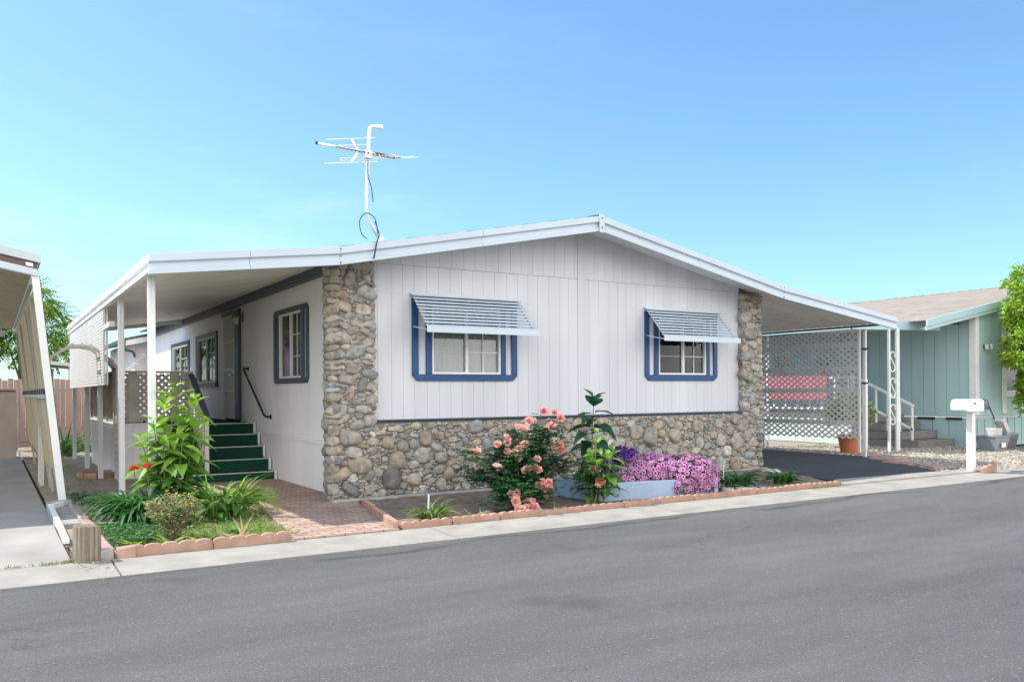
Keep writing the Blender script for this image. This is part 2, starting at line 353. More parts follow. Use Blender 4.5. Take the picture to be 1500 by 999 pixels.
for k in range(9000):
    x,y=R.uniform(10.1,16.5),R.uniform(-2.44,4)
    if y>(x-10.1)*.98-2.0 and x<12: 
        if x<10.05+ (y+2.1)*.67+.03: continue
    if y<-2.4+(x-12.3)*.42 and x>12.3: continue
    s=R.uniform(.012,.032); a=R.uniform(0,pi); h=s*R.uniform(.5,.9)
    g=R.uniform(.22,.52); c=(g,g*R.uniform(.86,.95),g*R.uniform(.68,.84))
    pts=[]; n=5
    for q in range(n):
        t=a+2*pi*q/n+R.uniform(-.3,.3); pts.append((x+s*1.2*math.cos(t),y+s*math.sin(t),.012+h*.35))
    top=[(x+.55*(p[0]-x),y+.55*(p[1]-y),.008+h) for p in pts]; low=[(p[0],p[1],.0) for p in pts]
    b.add(low+pts+top,[tuple(range(2*n,3*n))]+[(i,(i+1)%n,n+(i+1)%n,n+i) for i in range(n)]+[(n+i,n+(i+1)%n,2*n+(i+1)%n,2*n+i) for i in range(n)],col=c)
tag(b.build('gravel',M['gravel'],fix=False),'loose tan and grey pebbles beside the sage green house',kind='stuff')

# ================================================================== HOUSE
house=thing('mobile_home',(4,4,0),'white single-storey mobile home with river rock wainscot, corner columns and blue window trim','house')
RT=[(-2.225,2.950),(-.044,3.212),(3.98,4.01),(7.945,3.22),(11.18,2.797)]
def ztop(u):
    for (a,za),(c,zc) in zip(RT,RT[1:]):
        if u<=c or (c,zc)==RT[-1]: return za+(zc-za)*(u-a)/(c-a)
PF=lambda v0:(lambda a,z,d:(a,v0-d,z))      # front wall plane: depth towards the street
PS=lambda u0:(lambda a,z,d:(u0-d,a,z))      # side wall plane: depth towards -u

def boards(mb,P,a0,a1,zlo,zhi,openings,pitch=.2,gap=.0032,depth=.005,jit=.02,start=None,back=True):
    """grooved panel siding: boards with open grooves in front of a backing sheet; openings are cut out"""
    xs=[a0]; x=a0+(start if start is not None else R.uniform(.05,pitch))
    while x<a1-.04: xs.append(x); x+=pitch+R.uniform(-jit,jit)
    xs.append(a1)
    cuts=sorted(set(xs+[q for o in openings for q in o[:2] if a0<q<a1]))
    groove=set(xs[1:-1])
    for l,r in zip(cuts,cuts[1:]):
        m=(l+r)/2; spans=[(None,None)]
        segs=[]; zs=None
        ops=sorted([(o[2],o[3]) for o in openings if o[0]<m<o[1]])
        lowers=[zlo]+[o[1] for o in ops]; uppers=[o[0] for o in ops]+[zhi]
        gl=gap/2 if l in groove else 0; gr=gap/2 if r in groove else 0
        f=lambda z,t: z(t) if callable(z) else z
        for lo,hi in zip(lowers,uppers):
            ll,rr=l+gl,r-gr
            if f(hi,m)-f(lo,m)<.01: continue
            p=[P(ll,f(lo,ll),0),P(rr,f(lo,rr),0),P(rr,f(hi,rr),0),P(ll,f(hi,ll),0)]
            q=[P(ll,f(lo,ll),-depth),P(rr,f(lo,rr),-depth),P(rr,f(hi,rr),-depth),P(ll,f(hi,ll),-depth)]
            mb.add(p+q,[(0,1,2,3),(0,4,5,1),(1,5,6,2),(2,6,7,3),(3,7,4,0)])
            if back: mb.add([P(l,f(lo,l),-depth-.001),P(r,f(lo,r),-depth-.001),P(r,f(hi,r),-depth-.001),P(l,f(hi,l),-depth-.001)],[(0,1,2,3)])

SV=.12; SU=.30
frontwins=[(1.21,2.91),(5.37,7.00)]
gl_open=[(1.515,2.625,1.675,2.62),(5.665,6.735,1.69,2.62)]
b=MB()
soff=lambda u: ztop(u)-.06
b2=[]
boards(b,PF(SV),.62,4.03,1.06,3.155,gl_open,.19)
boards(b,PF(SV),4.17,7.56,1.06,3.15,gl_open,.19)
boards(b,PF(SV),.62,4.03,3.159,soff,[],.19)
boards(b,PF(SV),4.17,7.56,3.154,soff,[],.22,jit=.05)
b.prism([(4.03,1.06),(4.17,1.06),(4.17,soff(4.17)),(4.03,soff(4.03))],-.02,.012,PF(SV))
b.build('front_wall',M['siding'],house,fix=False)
b=MB(); b.box(.64,7.54,.06,.145,1.018,1.042); b.box(.64,7.54,.02,.14,1.042,1.058)
b.build('sill_trim',M['slate'],house,bevel=.004)

# side wall with openings
wS=[(1.70,3.46,1.575,2.76),(7.55,9.63,1.57,2.72),(10.40,12.66,1.57,2.69)]
gS=[(2.03,3.17,1.66,2.68),(7.72,9.46,1.66,2.63),(10.57,12.49,1.66,2.60)]
b=MB()
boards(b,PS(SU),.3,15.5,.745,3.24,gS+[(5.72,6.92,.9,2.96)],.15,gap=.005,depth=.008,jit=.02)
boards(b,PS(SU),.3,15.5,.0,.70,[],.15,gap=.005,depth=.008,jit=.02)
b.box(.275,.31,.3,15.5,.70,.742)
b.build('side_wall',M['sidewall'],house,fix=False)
b=MB(); b.box(.33,.36,.3,15.5,0,3.2); 
bb=MB(); bb.box(7.72,7.8,.3,15.5,.0,3.22); bb.box(.45,7.7,15.4,15.5,0,3.3); bb.build('rear_wall',M['sidewall'],house)
b=MB(); b.box(.2,.296,.4,15.5,3.06,3.235)
for k in range(75):
    y=.5+k*.2; b.box(.13,.2,y,y+.05,3.20,3.235)
b.build('wall_beam',M['slate'],house,bevel=.004)
b=MB(); b.box(.6,7.7,.35,15.3,.85,.9); b.box(.6,7.7,2.4,2.45,.9,3.1); b.build('floor_deck',M['dark'],house)

# ---- river rock
def pack(w,h,seed,sizes,top=None,tries=1.):
    rr=random.Random(seed); res=.01; nx,ny=int(w/res)+1,int(h/res)+1
    occ=np.zeros((nx,ny),bool); out=[]
    for rx,cnt,amin,amax in sizes:
        fails=0
        for t in range(int(cnt*w*h*tries)):
            a=rx*rr.uniform(.8,1.25); asp=rr.uniform(amin,amax); c_=a*asp; ang=rr.gauss(0,.22) if rr.random()<.82 else rr.uniform(-1.3,1.3)
            x,y=rr.uniform(a*.55,w-a*.55),rr.uniform(c_*.7,h-c_*.7)
            ex=int(max(a,c_)/res)+2; i0,i1=max(0,int(x/res)-ex),min(nx,int(x/res)+ex+1); j0,j1=max(0,int(y/res)-ex),min(ny,int(y/res)+ex+1)
            I,J=np.meshgrid(np.arange(i0,i1)*res-x,np.arange(j0,j1)*res-y,indexing='ij')
            cu,su=math.cos(ang),math.sin(ang)
            q=((I*cu+J*su)/a)**2+((-I*su+J*cu)/c_)**2<1.0
            n=q.sum()
            if n==0 or (occ[i0:i1,j0:j1]&q).sum()>.11*n: continue
            occ[i0:i1,j0:j1]|=q; out.append((x,y,a,c_,ang))
    return out
_bm=bmesh.new(); bmesh.ops.create_icosphere(_bm,subdivisions=3,radius=1); ICO_V=np.array([v.co[:] for v in _bm.verts]); ICO_F=[tuple(v.index for v in f.verts) for f in _bm.faces]; _bm.free()
_bm=bmesh.new(); bmesh.ops.create_icosphere(_bm,subdivisions=2,radius=1); ICO2_V=np.array([v.co[:] for v in _bm.verts]); ICO2_F=[tuple(v.index for v in f.verts) for f in _bm.faces]; _bm.free()
def rockcol(rr):
    t=rr.random(); g=rr.uniform(.25,.40)
    if t<.50: c=(g*1.06,g*.98,g*.84)
    elif t<.68: c=(g*1.12,g*.96,g*.76)
    elif t<.86: c=(g*.93,g*.95,g*.93)
    elif t<.93: c=(g*1.4,g*1.32,g*1.16)
    elif t<.98: c=(g*.66,g*.63,g*.58)
    else: c=(g*1.12,g*.86,g*.66)
    return c
def rock(mb,center,ex,ey,ez,a,c_,d,ang,rr,fine=True):
    V=(ICO_V if fine else ICO2_V).copy(); ox=rr.uniform(0,50)
    # squarish super-ellipsoid with lumps and a worn, flattened face
    pw=rr.uniform(2.0,3.0); V=V/((np.abs(V)**pw).sum(1)**(1/pw))[:,None]
    V[:,2]=np.minimum(V[:,2],rr.uniform(.6,1.))
    disp=np.array([1+.22*mnoise.noise(Vector((p[0]*1.2+ox,p[1]*1.2,p[2]*1.2)))+.08*mnoise.noise(Vector((p[0]*3.1+ox,p[1]*3.1,p[2]*3.1))) for p in V])
    V=V*disp[:,None]
    x=V[:,0]*a; y=V[:,1]*c_; z=V[:,2]*d
    cu,su=math.cos(ang),math.sin(ang)
    X=x*cu-y*su; Y=x*su+y*cu
    ex,ey,ez=map(np.array,(ex,ey,ez))
    W=np.array(center)+X[:,None]*ex+Y[:,None]*ey+z[:,None]*ez
    mb.add(W.tolist(),ICO_F if fine else ICO2_F,1,rockcol(rr))
SZ_W=[(.12,7,.7,1.2),(.09,34,.5,1.1),(.07,130,.34,.9),(.052,700,.32,.8),(.036,2200,.36,.9),(.021,4500,.45,.95)]
SZ_C=[(.14,18,.45,.7),(.10,70,.40,.95),(.075,260,.3,.8),(.055,800,.3,.8),(.036,2200,.36,.9),(.021,4500,.45,.95)]
def rock_face(mb,org,ex,ey,ez,w,h,seed,sizes,mind=.0):
    rr=random.Random(seed*7+1)
    for x,y,a,c_,ang in pack(w,h,seed,sizes):
        d=min(a,c_)*rr.uniform(.6,.9)+.008
        ctr=np.array(org)+x*np.array(ex)+y*np.array(ey)+np.array(ez)*(-d*.18)
        rock(mb,ctr,ex,ey,ez,a*.99,c_*.99,d,ang,rr,a>.035)
b=MB()
b.col=(.3,.28,.25); b.box(.55,7.58,.045,.2,-.05,1.016,0)
rock_face(b,(.60,.04,.05),(1,0,0),(0,0,1),(0,-1,0),6.98,.96,5,SZ_W)
b.build('rock_wainscot',[M['mortar'],M['stone']],house,smooth=True,fix=False)
for k,(u0,u1) in enumerate(((.03,.64),(7.53,8.0))):
    b=MB(); b.col=(.3,.28,.25); h=3.14 if k==0 else 3.12
    b.box(u0+.02,u1-.02,.03,.36,-.04,h,0)
    rock_face(b,(u0,.03,.03),(1,0,0),(0,0,1),(0,-1,0),u1-u0,h-.03,21+k,SZ_C)
    rock_face(b,(u0+.02 if k==0 else u1-.02,.02,.03),(0,1,0),(0,0,1),(-1,0,0) if k==0 else (1,0,0),.34,h-.03,31+k,SZ_C)
    if k==0: rock_face(b,(u1-.02,.02,1.06),(0,1,0),(0,0,1),(1,0,0),.12,h-1.06,41+k,SZ_C[2:])
    else: rock_face(b,(u0+.02,.02,1.06),(0,1,0),(0,0,1),(-1,0,0),.12,h-1.06,41+k,SZ_C[2:])
    rc=random.Random(900+k); cu_=u0+.03 if k==0 else u1-.03; sg=-1 if k==0 else 1; z=.1   # quoins wrapping the outer corner
    while z<h-.06:
        hh=rc.uniform(.03,.085); z+=hh; nn=Vector((sg,-1,0)).normalized(); tt=Vector((1,sg,0)).normalized()
        rock(b,(cu_,.045,z),tuple(tt),(0,0,1),tuple(nn),rc.uniform(.06,.12),hh,rc.uniform(.05,.085),rc.uniform(-.2,.2),rc); z+=hh*.9
    b.build('rock_column',[M['mortar'],M['stone']],house,smooth=True,fix=False)
b=MB(); b.prism([(.02,-.06),(8.05,-.06),(8.05,-.0),(.02,.0)],-.05,.055,lambda a,z,d:(a,z,d)); 
b=MB(); b.box(.0,8.06,-.09,.06,-.05,.05); b.build('footing',M['footing'],house,bevel=.015)

# ---- roof, fascia
def strip_along(mb,pts,prof,mi=None):
    """sweep a (v,dz) profile along the (u,z) roof line; dz relative to the roof top, mitred vertically"""
    n=len(prof)
    vs=[(u,v,z+dz) for u,z in pts for v,dz in prof]
    fs=[(i*n+j,i*n+(j+1)%n,(i+1)*n+(j+1)%n,(i+1)*n+j) for i in range(len(pts)-1) for j in range(n)]
    fs+=[tuple(range(n)),tuple(range((len(pts)-1)*n,len(pts)*n))]
    mb.add(vs,fs,mi)
FP=[(-.555,0),(-.555,-.088),(-.525,-.092),(-.512,-.10),(-.512,-.165),(-.545,-.172),(-.545,-.225),(-.49,-.225),(-.47,0)]
b=MB()
for a,c in ((0,1),(1,2),(2,3),(3,4)):
    p0,p1=RT[a],RT[c]; L=math.hypot(p1[0]-p0[0],p1[1]-p0[1]); nseg=2 if L>3 else 2
    t0=0
    for k in range(nseg):
        q0=(p0[0]+(p1[0]-p0[0])*k/nseg+(.0015 if k else 0),p0[1]+(p1[1]-p0[1])*(k/nseg)); q1=(p0[0]+(p1[0]-p0[0])*(k+1)/nseg-.0015,p0[1]+(p1[1]-p0[1])*(k+1)/nseg)
        strip_along(b,[q0,q1],FP)
b.build('fascia',M['fascia'],house,fix=True,bevel=.004)
b=MB(); b.prism([(3.935,3.76),(4.025,3.76),(4.025,4.022),(3.98,4.03),(3.935,4.022)],.572,.556,PF(0))
cap=b.build('ridge_cap',M['fascia'],house)
for z in (3.83,3.97):
    b=MB(); b.tube([(3.98,-.572,z),(3.98,-.58,z)],.011,8); b.build('screw',M['slate'],cap)
for u in (-.044,7.945):
    z=ztop(u)
    for dz in (-.03,-.12,-.2):
        b=MB(); b.tube([(u,-.55,z+dz),(u,-.562,z+dz)],.009,6); b.build('screw',M['slate'],house)
b=MB()
for a,c in ((1,2),(2,3)):
    (u0,z0),(u1,z1)=RT[a],RT[c]
    n=9
    for k in range(n):    # courses of shingle with a slight step each
        s,t=k/n,(k+1)/n
        ua,ub=u0+(u1-u0)*s,u0+(u1-u0)*t; za,zb=z0+(z1-z0)*s,z0+(z1-z0)*t
        lift=.012 if (a==1) else .004; lift2=.004 if (a==1) else .012
        b.hexa([(ua,-.50,za-.03),(ub,-.50,zb-.03),(ub,15.7,zb-.03),(ua,15.7,za-.03),(ua,-.50,za+lift),(ub,-.50,zb+lift2),(ub,15.7,zb+lift2),(ua,15.7,za+lift)])
for k in range(26):   # ridge shingles
    y=-.50+k*.62; b.hexa([(3.80,y,3.985),(3.98,y,4.022),(3.98,y+.66,4.022),(3.80,y+.66,3.985),(3.80,y,3.995),(3.98,y,4.036),(3.98,y+.6,4.03),(3.80,y+.6,3.99)]); b.hexa([(3.98,y,4.022),(4.16,y,3.985),(4.16,y+.66,3.985),(3.98,y+.66,4.022),(3.98,y,4.036),(4.16,y,3.995),(4.16,y+.6,3.99),(3.98,y+.6,4.03)])
b.build('roof',M['roof'],house,fix=True)
b=MB()   # boarded soffit under the front overhang
for a,c in ((1,2),(2,3)):
    (u0,z0),(u1,z1)=RT[a],RT[c]
    for k in range(3):
        va,vb=-.49+k*.205,-.49+(k+1)*.205-.006
        b.hexa([(u0,va,z0-.075),(u1,va,z1-.075),(u1,vb,z1-.075),(u0,vb,z0-.075),(u0,va,z0-.05),(u1,va,z1-.05),(u1,vb,z1-.05),(u0,vb,z0-.05)])
b.build('soffit',M['white_paint'],house)

def pans(mb,u0,z0,u1,z1,y0,y1,pitch=.20,rib=.045,hgt=.04,th=.004):
    """formed metal pans running along u with raised ribs every pitch along v"""
    prof=[]; y=y0
    while y<y1-.01:
        e=min(y+pitch,y1); prof+=[(y,0),(e-rib,0),(e-rib+.008,hgt),(e-.008,hgt)]; 
        prof+=[]; y=e
    prof.append((y1,0))
    vs=[];n=len(prof)
    for u,z in ((u0,z0),(u1,z1)):
        vs+=[(u,v,z+h) for v,h in prof]
    for u,z in ((u0,z0),(u1,z1)):
        vs+=[(u,v,z+h+th) for v,h in prof]
    fs=[(j,j+1,n+j+1,n+j) for j in range(n-1)]+[(2*n+j,2*n+j+1,3*n+j+1,3*n+j) for j in range(n-1)]
    fs+=[(n+j,n+j+1,3*n+j+1,3*n+j) for j in range(n-1)]+[(j,j+1,2*n+j+1,2*n+j) for j in range(n-1)]
    mb.add(vs,fs)
patio=MB(); pans(patio,-2.15,2.835,.2,3.19,-.49,10.75)
patio=patio.build('patio_cover',M['pan'],house,fix=True)
b=MB()
EP=[(-2.225,0),(-2.225,-.085),(-2.195,-.09),(-2.19,-.10),(-2.19,-.14),(-2.215,-.145),(-2.215,-.194),(-2.155,-.194),(-2.145,0)]
n=len(EP); vs=[(u,y,2.954+dz) for y in (-.47,10.8) for u,dz in EP]
b.add(vs,[(j,(j+1)%n,n+(j+1)%n,n+j) for j in range(n)]+[tuple(range(n)),tuple(range(n,2*n))])
b.build('eave_gutter',M['white_metal'],patio)
b=MB(); b.hexa([(-2.15,10.75,2.76),(.2,10.75,3.1),(.2,10.8,3.1),(-2.15,10.8,2.76),(-2.15,10.75,2.95),(.2,10.75,3.23),(.2,10.8,3.23),(-2.15,10.8,2.95)]); b.build('end_fascia',M['white_metal'],patio)
def awn_post(u,v,top,parent,s=.075,base=0,name='post'):
    b=MB(); w=s/2
    b.box(u-w,u+w,v-w,v+w,base,top)
    for du in (-.5,.5):   # raised corner ribs of the roll-formed post
        b.box(u+du*w*1.0-.008,u+du*w*1.0+.008,v-w-.006,v-w,base,top); b.box(u+du*w-.008,u+du*w+.008,v+w,v+w+.006,base,top)
    b.box(u-w-.006,u-w,v-.02,v+.02,base,top)
    b.box(u-w-.02,u+w+.02,v-w-.02,v+w+.02,top-.02,top)
    return b.build(name,M['white_metal'],parent,bevel=.004)
for v in (.05,2.7,5.4,7.7,10.5): awn_post(-2.11,v,2.83,patio)
b=MB()   # louvred sun screen hung under the eave
for (y0,y1) in ((4.08,6.55),(6.58,10.5)):
    z=1.565
    while z<2.735:
        b.hexa([(-2.20,y0,z),(-2.165,y0,z+.01),(-2.165,y1,z+.01),(-2.20,y1,z),(-2.195,y0,z+.049),(-2.165,y0,z+.05),(-2.165,y1,z+.05),(-2.197,y1,z+.049)]); z+=.05
    for y in (y0,(y0+y1)/2,y1-.03): b.box(-2.155,-2.13,y,y+.03,1.57,2.76)
b.box(-2.2,-2.13,3.25,4.05,2.42,2.50)
b.build('louvre_screen',M['white_metal'],patio)

carp=MB(); pans(carp,7.75,3.175,11.16,2.715,-.49,9.5)
carport=carp.build('carport_cover',M['pan'],house,fix=True)
b=MB(); b.box(11.06,11.09,-.47,9.5,2.665,2.705); b.build('edge_beam',M['mailbox_dk'],carport)
def lattice(mb,org,ex,ey,ez,w,h,pitch,sw,th,k=1.):
    org,ex,ey,ez=map(Vector,(org,ex,ey,ez)); h*=k; ey=ey/k
    for lay,sg in ((0,1),(1,-1)):
        lo=(0 if sg>0 else 0)-h if sg>0 else 0
        c=-h if sg>0 else 0; end=w if sg>0 else w+h
        c+=pitch*.4
        while c<end:
            # line: x = c + y (sg>0) or x = c - y
            pts=[]
            for y in (0,h):
                x=c+y*sg
                if 0<=x<=w: pts.append((x,y))
            for x in (0,w):
                y=(x-c)*sg
                if 0<y<h: pts.append((x,y))
            if len(pts)>=2:
                pts=sorted(pts)[::len(pts)-1]
                a=org+ex*pts[0][0]+ey*pts[0][1]+ez*(lay*th*1.02); d=org+ex*pts[1][0]+ey*pts[1][1]+ez*(lay*th*1.02)
                if (d-a).length>.02: mb.beam(a,d,sw,th,up=ez)
            c+=pitch
# leaning lattice screen along the carport's outer edge
TL,TR_=Vector((11.08,2.80,2.61)),Vector((11.08,.24,2.62)); BL,BR=Vector((11.72,3.24,.0)),Vector((11.72,.72,.0))
ex=(TR_-TL).normalized(); ey=(TL-BL).normalized(); ez=ex.cross(ey).normalized()
if ez.x>0: ez=-ez
w=(TR_-TL).length-.02; 
b=MB(); org=TL-ey*2.32; lattice(b,org,ex,ey,-ez,w,2.30,.172,.036,.007,1.42)
for hh in (.34,1.06,1.52,2.02):
    a=org+ey*hh-ez*.022; b.beam(a,a+ex*w,.085,.02,up=ez)
lat=b.build('lattice_screen',M['lattice_grey'],carport)
for T,B in ((TL,org+ey*-.33),(TR_,org+ex*w+ey*-.30)):
    b=MB(); b.beam(B,T,.05,.05,up=ez); b.build('post',M['white_metal'],carport,bevel=.004)
b=MB(); T=Vector((11.1,.12,2.62)); B=Vector((11.85,.66,.0)); b.beam(B,T,.05,.05,up=ez); b.beam(B+(T-B)*.07,B+(T-B)*.62,.075,.075,up=ez)
b.cur=1
for t in (.59,.85): b.beam(B+(T-B)*t,B+(T-B)*(t+.012),.09,.09,up=ez)
b.build('post',[M['white_metal'],M['black']],carport)
awn_post(11.05,8.5,2.66,carport)

# ---- windows
def chamfer_rail(mb,P,a0,a1,zo,zi,ch,d0,d1):
    mb.prism([(a0,zi),(a0,zo+(ch if zi>zo else -ch)),(a0+ch,zo),(a1-ch,zo),(a1,zo+(ch if zi>zo else -ch)),(a1,zi)],d0,d1,P)
def pbox(mb,P,a0,a1,z0,z1,d0,d1,mi=None):
    mb.hexa([P(a0,z0,d0),P(a1,z0,d0),P(a1,z0,d1),P(a0,z0,d1),P(a0,z1,d0),P(a1,z1,d0),P(a1,z1,d1),P(a0,z1,d1)],mi)
def window(P,outer,gl,trim,stiles,curtain,mull,topc=False,blind=None,chbot=True,flip=False):
    a0,a1,z0,z1=outer; g0,g1,h0,h1=gl
    b=MB()
    if chbot: chamfer_rail(b,P,a0,a1,z0,h0-.005,.075,.0,.03)
    else: pbox(b,P,a0-.02,a1+.02,z0,h0-.005,0,.06)
    if topc: chamfer_rail(b,P,a0,a1,z1,h1+.005,.075,.0,.03)
    else: pbox(b,P,a0,a1,h1+.005,z1,.0,.03)
    for s0,s1 in stiles: pbox(b,P,s0,s1,h0-.004,h1+.004,.0,.028)
    w=b.build('window',trim,house,bevel=.003)
    b=MB(); f=.028
    pbox(b,P,g0,g1,h0,h0+f,-.03,.02); pbox(b,P,g0,g1,h1-f,h1,-.03,.02); pbox(b,P,g0,g0+f,h0+f,h1-f,-.03,.02); pbox(b,P,g1-f,g1,h0+f,h1-f,-.03,.02)
    m=g0+(g1-g0)*mull; pbox(b,P,m-.02,m+.02,h0+f,h1-f,-.025,.012)
    b.build('frame',M['white_paint'],w,bevel=.002)
    b=MB(); s=.0065      # muntin grid
    for zz in (.33,.66): 
        q=h0+(h1-h0)*zz
        if not flip: pbox(b,P,g0+f,m-.02,q-s*.35,q+s*.35,-.02,-.012)
        pbox(b,P,*((g0+f,m-.02) if flip else (m+.02,g1-f)),q-s,q+s,-.0205,-.010)
    mid=(g0+f+m-.02)/2 if flip else (m+.02+g1-f)/2; pbox(b,P,mid-s,mid+s,h0+f,h1-f,-.0195,-.0095); 
    b.build('muntin',M['white_paint'],w)
    b=MB(); pbox(b,P,g0+.01,g1-.01,h0+.01,h1-.01,-.028,-.024); b.build('pane',M['glass'],w)
    if blind:
        b=MB(); kind=blind
        if kind=='vert':
            x=g0+.03
            while x<g1-.05:
                tw=.022; b.add([P(x,h0+.02,-.045),P(x+.082,h0+.02,-.045-tw),P(x+.082,h1,-.045-tw),P(x,h1,-.045)],[(0,1,2,3)]); x+=.108
        else:
            n=44
            vs=[]
            for k in range(n+1):
                x=g0+.01+(g1-g0-.02)*k/n; d=-.06-.014*math.sin(k*1.25)-.008*math.sin(k*.5)
                vs+=[P(x,h0+.01,d),P(x,h1,d)]
            b.add(vs,[(2*k,2*k+2,2*k+3,2*k+1) for k in range(n)])
        b.build('blind',curtain,w,fix=False)
    b=MB(); d=-.3
    vs=[P(g0,h0,-.03),P(g1,h0,-.03),P(g1,h1,-.03),P(g0,h1,-.03),P(g0,h0,d),P(g1,h0,d),P(g1,h1,d),P(g0,h1,d)]
    b.add(vs,[(4,5,6,7),(0,1,5,4),(1,2,6,5),(2,3,7,6),(3,0,4,7)]); b.build('reveal',M['dark'],w,fix=False)
    return w
window(PF(SV),(1.21,2.905,1.58,2.72),(1.515,2.625,1.675,2.62),M['blue'],[(1.21,1.305),(1.42,1.512),(2.628,2.71),(2.815,2.905)],M['curtain'],.50,blind='fold')
window(PF(SV),(5.37,7.00,1.59,2.72),(5.665,6.735,1.69,2.62),M['blue'],[(5.37,5.46),(5.57,5.662),(6.738,6.82),(6.915,7.0)],M['curtain_d'],.52,blind='vert')
window(PS(SU),wS[0],gS[0],M['slate'],[(1.70,1.80),(1.90,2.025),(3.175,3.28),(3.36,3.46)],M['curtain'],.5,topc=True,blind='fold',flip=True)
window(PS(SU),wS[1],gS[1],M['slate'],[(7.55,7.715),(9.465,9.63)],M['curtain'],.5,blind='fold',chbot=False,flip=True)
window(PS(SU),wS[2],gS[2],M['slate'],[(10.40,10.565),(12.495,12.66)],M['curtain'],.5,blind='fold',flip=True)

def awning(u0,u1,vb):
    """lapped aluminium louvres; narrow dark strips paint the gap shade into the slots between them"""
    n=10; zt,zb=2.775,2.275; v0,v1=.10,vb
    D=Vector((0,v1-v0,zb-zt)); L=D.length; D.normalize(); Nn=Vector((0,D.z,-D.y)) if D.y<0 else Vector((0,-D.z,D.y))
    if Nn.z<0: Nn=-Nn
    O=lambda u,t,k: Vector((u,v0,zt))+D*(L*t)+Nn*k
    b=MB()
    for k in range(n):
        a,c=(k+.14)/n,(k+1.0)/n; o0,o1=.006,.024
        if k==n-1: c=1.0
        b.hexa([O(u0,a,o0-.004),O(u1,a,o0-.004),O(u1,c,o1-.004),O(u0,c,o1-.004),O(u0,a,o0),O(u1,a,o0),O(u1,c,o1),O(u0,c,o1)],0)
        b.hexa([O(u0+.01,(k-.06)/n,-.006),O(u1-.01,(k-.06)/n,-.006),O(u1-.01,(k+.34)/n,-.006),O(u0+.01,(k+.34)/n,-.006),O(u0+.01,(k-.06)/n,-.003),O(u1-.01,(k-.06)/n,-.003),O(u1-.01,(k+.34)/n,-.003),O(u0+.01,(k+.34)/n,-.003)],1)  # recessed strip, coloured dark as the shade under each louvre
    e=O(u0,1,.02); b.box(u0-.005,u1+.005,e.y-.012,e.y,e.z-.075,e.z+.004,0)
    b.box(u0,u1,v0-.012,v0+.016,zt-.015,zt+.014,0)
    for u in (u0+.06,(u0+u1)/2,u1-.06): b.beam(O(u,.02,-.02),O(u,1,-.02),.02,.012,mi=0)
    for u in (u0+.04,u1-.04): b.beam((u,SV,2.33),(u,v1+.02,zb-.03),.012,.012,mi=0)
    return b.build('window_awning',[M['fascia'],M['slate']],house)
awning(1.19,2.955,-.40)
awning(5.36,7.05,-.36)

# ---- security door, lamp, wall rail
P=PS(SU)
b=MB(); pbox(b,P,5.65,5.93,.925,3.01,.0,.06); pbox(b,P,5.93,6.96,2.93,3.01,.0,.06)
door=b.build('door_frame',M['slate'],house,bevel=.004)
b=MB(); pbox(b,P,5.94,6.89,.94,2.925,-.02,.01); dl=b.build('door_leaf',M['splash'],door)
b=MB()
for a,c in ((5.94,5.99),(6.84,6.89)): pbox(b,P,a,c,.94,2.925,.02,.05)
for z in (.94,1.45,1.86,2.4,2.875): pbox(b,P,5.99,6.84,z,z+.05,.02,.05)
for k in range(9):
    a=5.99+.85*(k+.5)/9; pbox(b,P,a-.008,a+.008,.99,2.875,.028,.044)
b.build('security_grille',M['white_paint'],door,bevel=.002)
b=MB(); pbox(b,P,6.0,6.08,1.72,1.98,.05,.058); b.tube([(SU-.06,6.04,1.93),(SU-.115,6.04,1.93)],.022,10); b.tube([(SU-.06,6.04,1.78),(SU-.11,6.04,1.78)],.03,10); b.tube([(SU-.105,6.04,1.78),(SU-.11,6.14,1.775)],.014,8)
b.build('handle',M['alu'],door)
b=MB(); b.box(.29,.30,5.46,5.56,2.75,2.95); b.tube([(.29,5.51,2.88),(.2,5.51,2.93),(.17,5.51,2.88)],.012,8); b.lathe([(.02,.0),(.075,-.02),(.08,-.05)],(.17,5.51,2.88),10); b.lathe([(.055,-.2),(.06,-.19)],(.17,5.51,2.88),10)
for k in range(4):
    t=pi/4+k*pi/2; b.tube([(.17+.065*math.cos(t),5.51+.065*math.sin(t),2.83),(.17+.05*math.cos(t),5.51+.05*math.sin(t),2.69)],.006,6)
lamp=b.build('porch_lamp',M['brass'],house); b=MB(); b.lathe([(.06,-.06),(.045,-.18)],(.17,5.51,2.88),10); b.build('lamp_glass',M['lens'],lamp)
b=MB(); b.tube([(.29,5.14,1.87),(.22,5.14,1.88),(.2,5.08,1.85),(.2,3.78,1.06),(.22,3.71,1.03),(.29,3.71,1.03)],.02,10)
for y,z in ((5.14,1.87),(3.71,1.03)): b.tube([(.288,y,z),(.298,y,z)],.045,12)
b.build('handrail',M['black'],house,smooth=False)
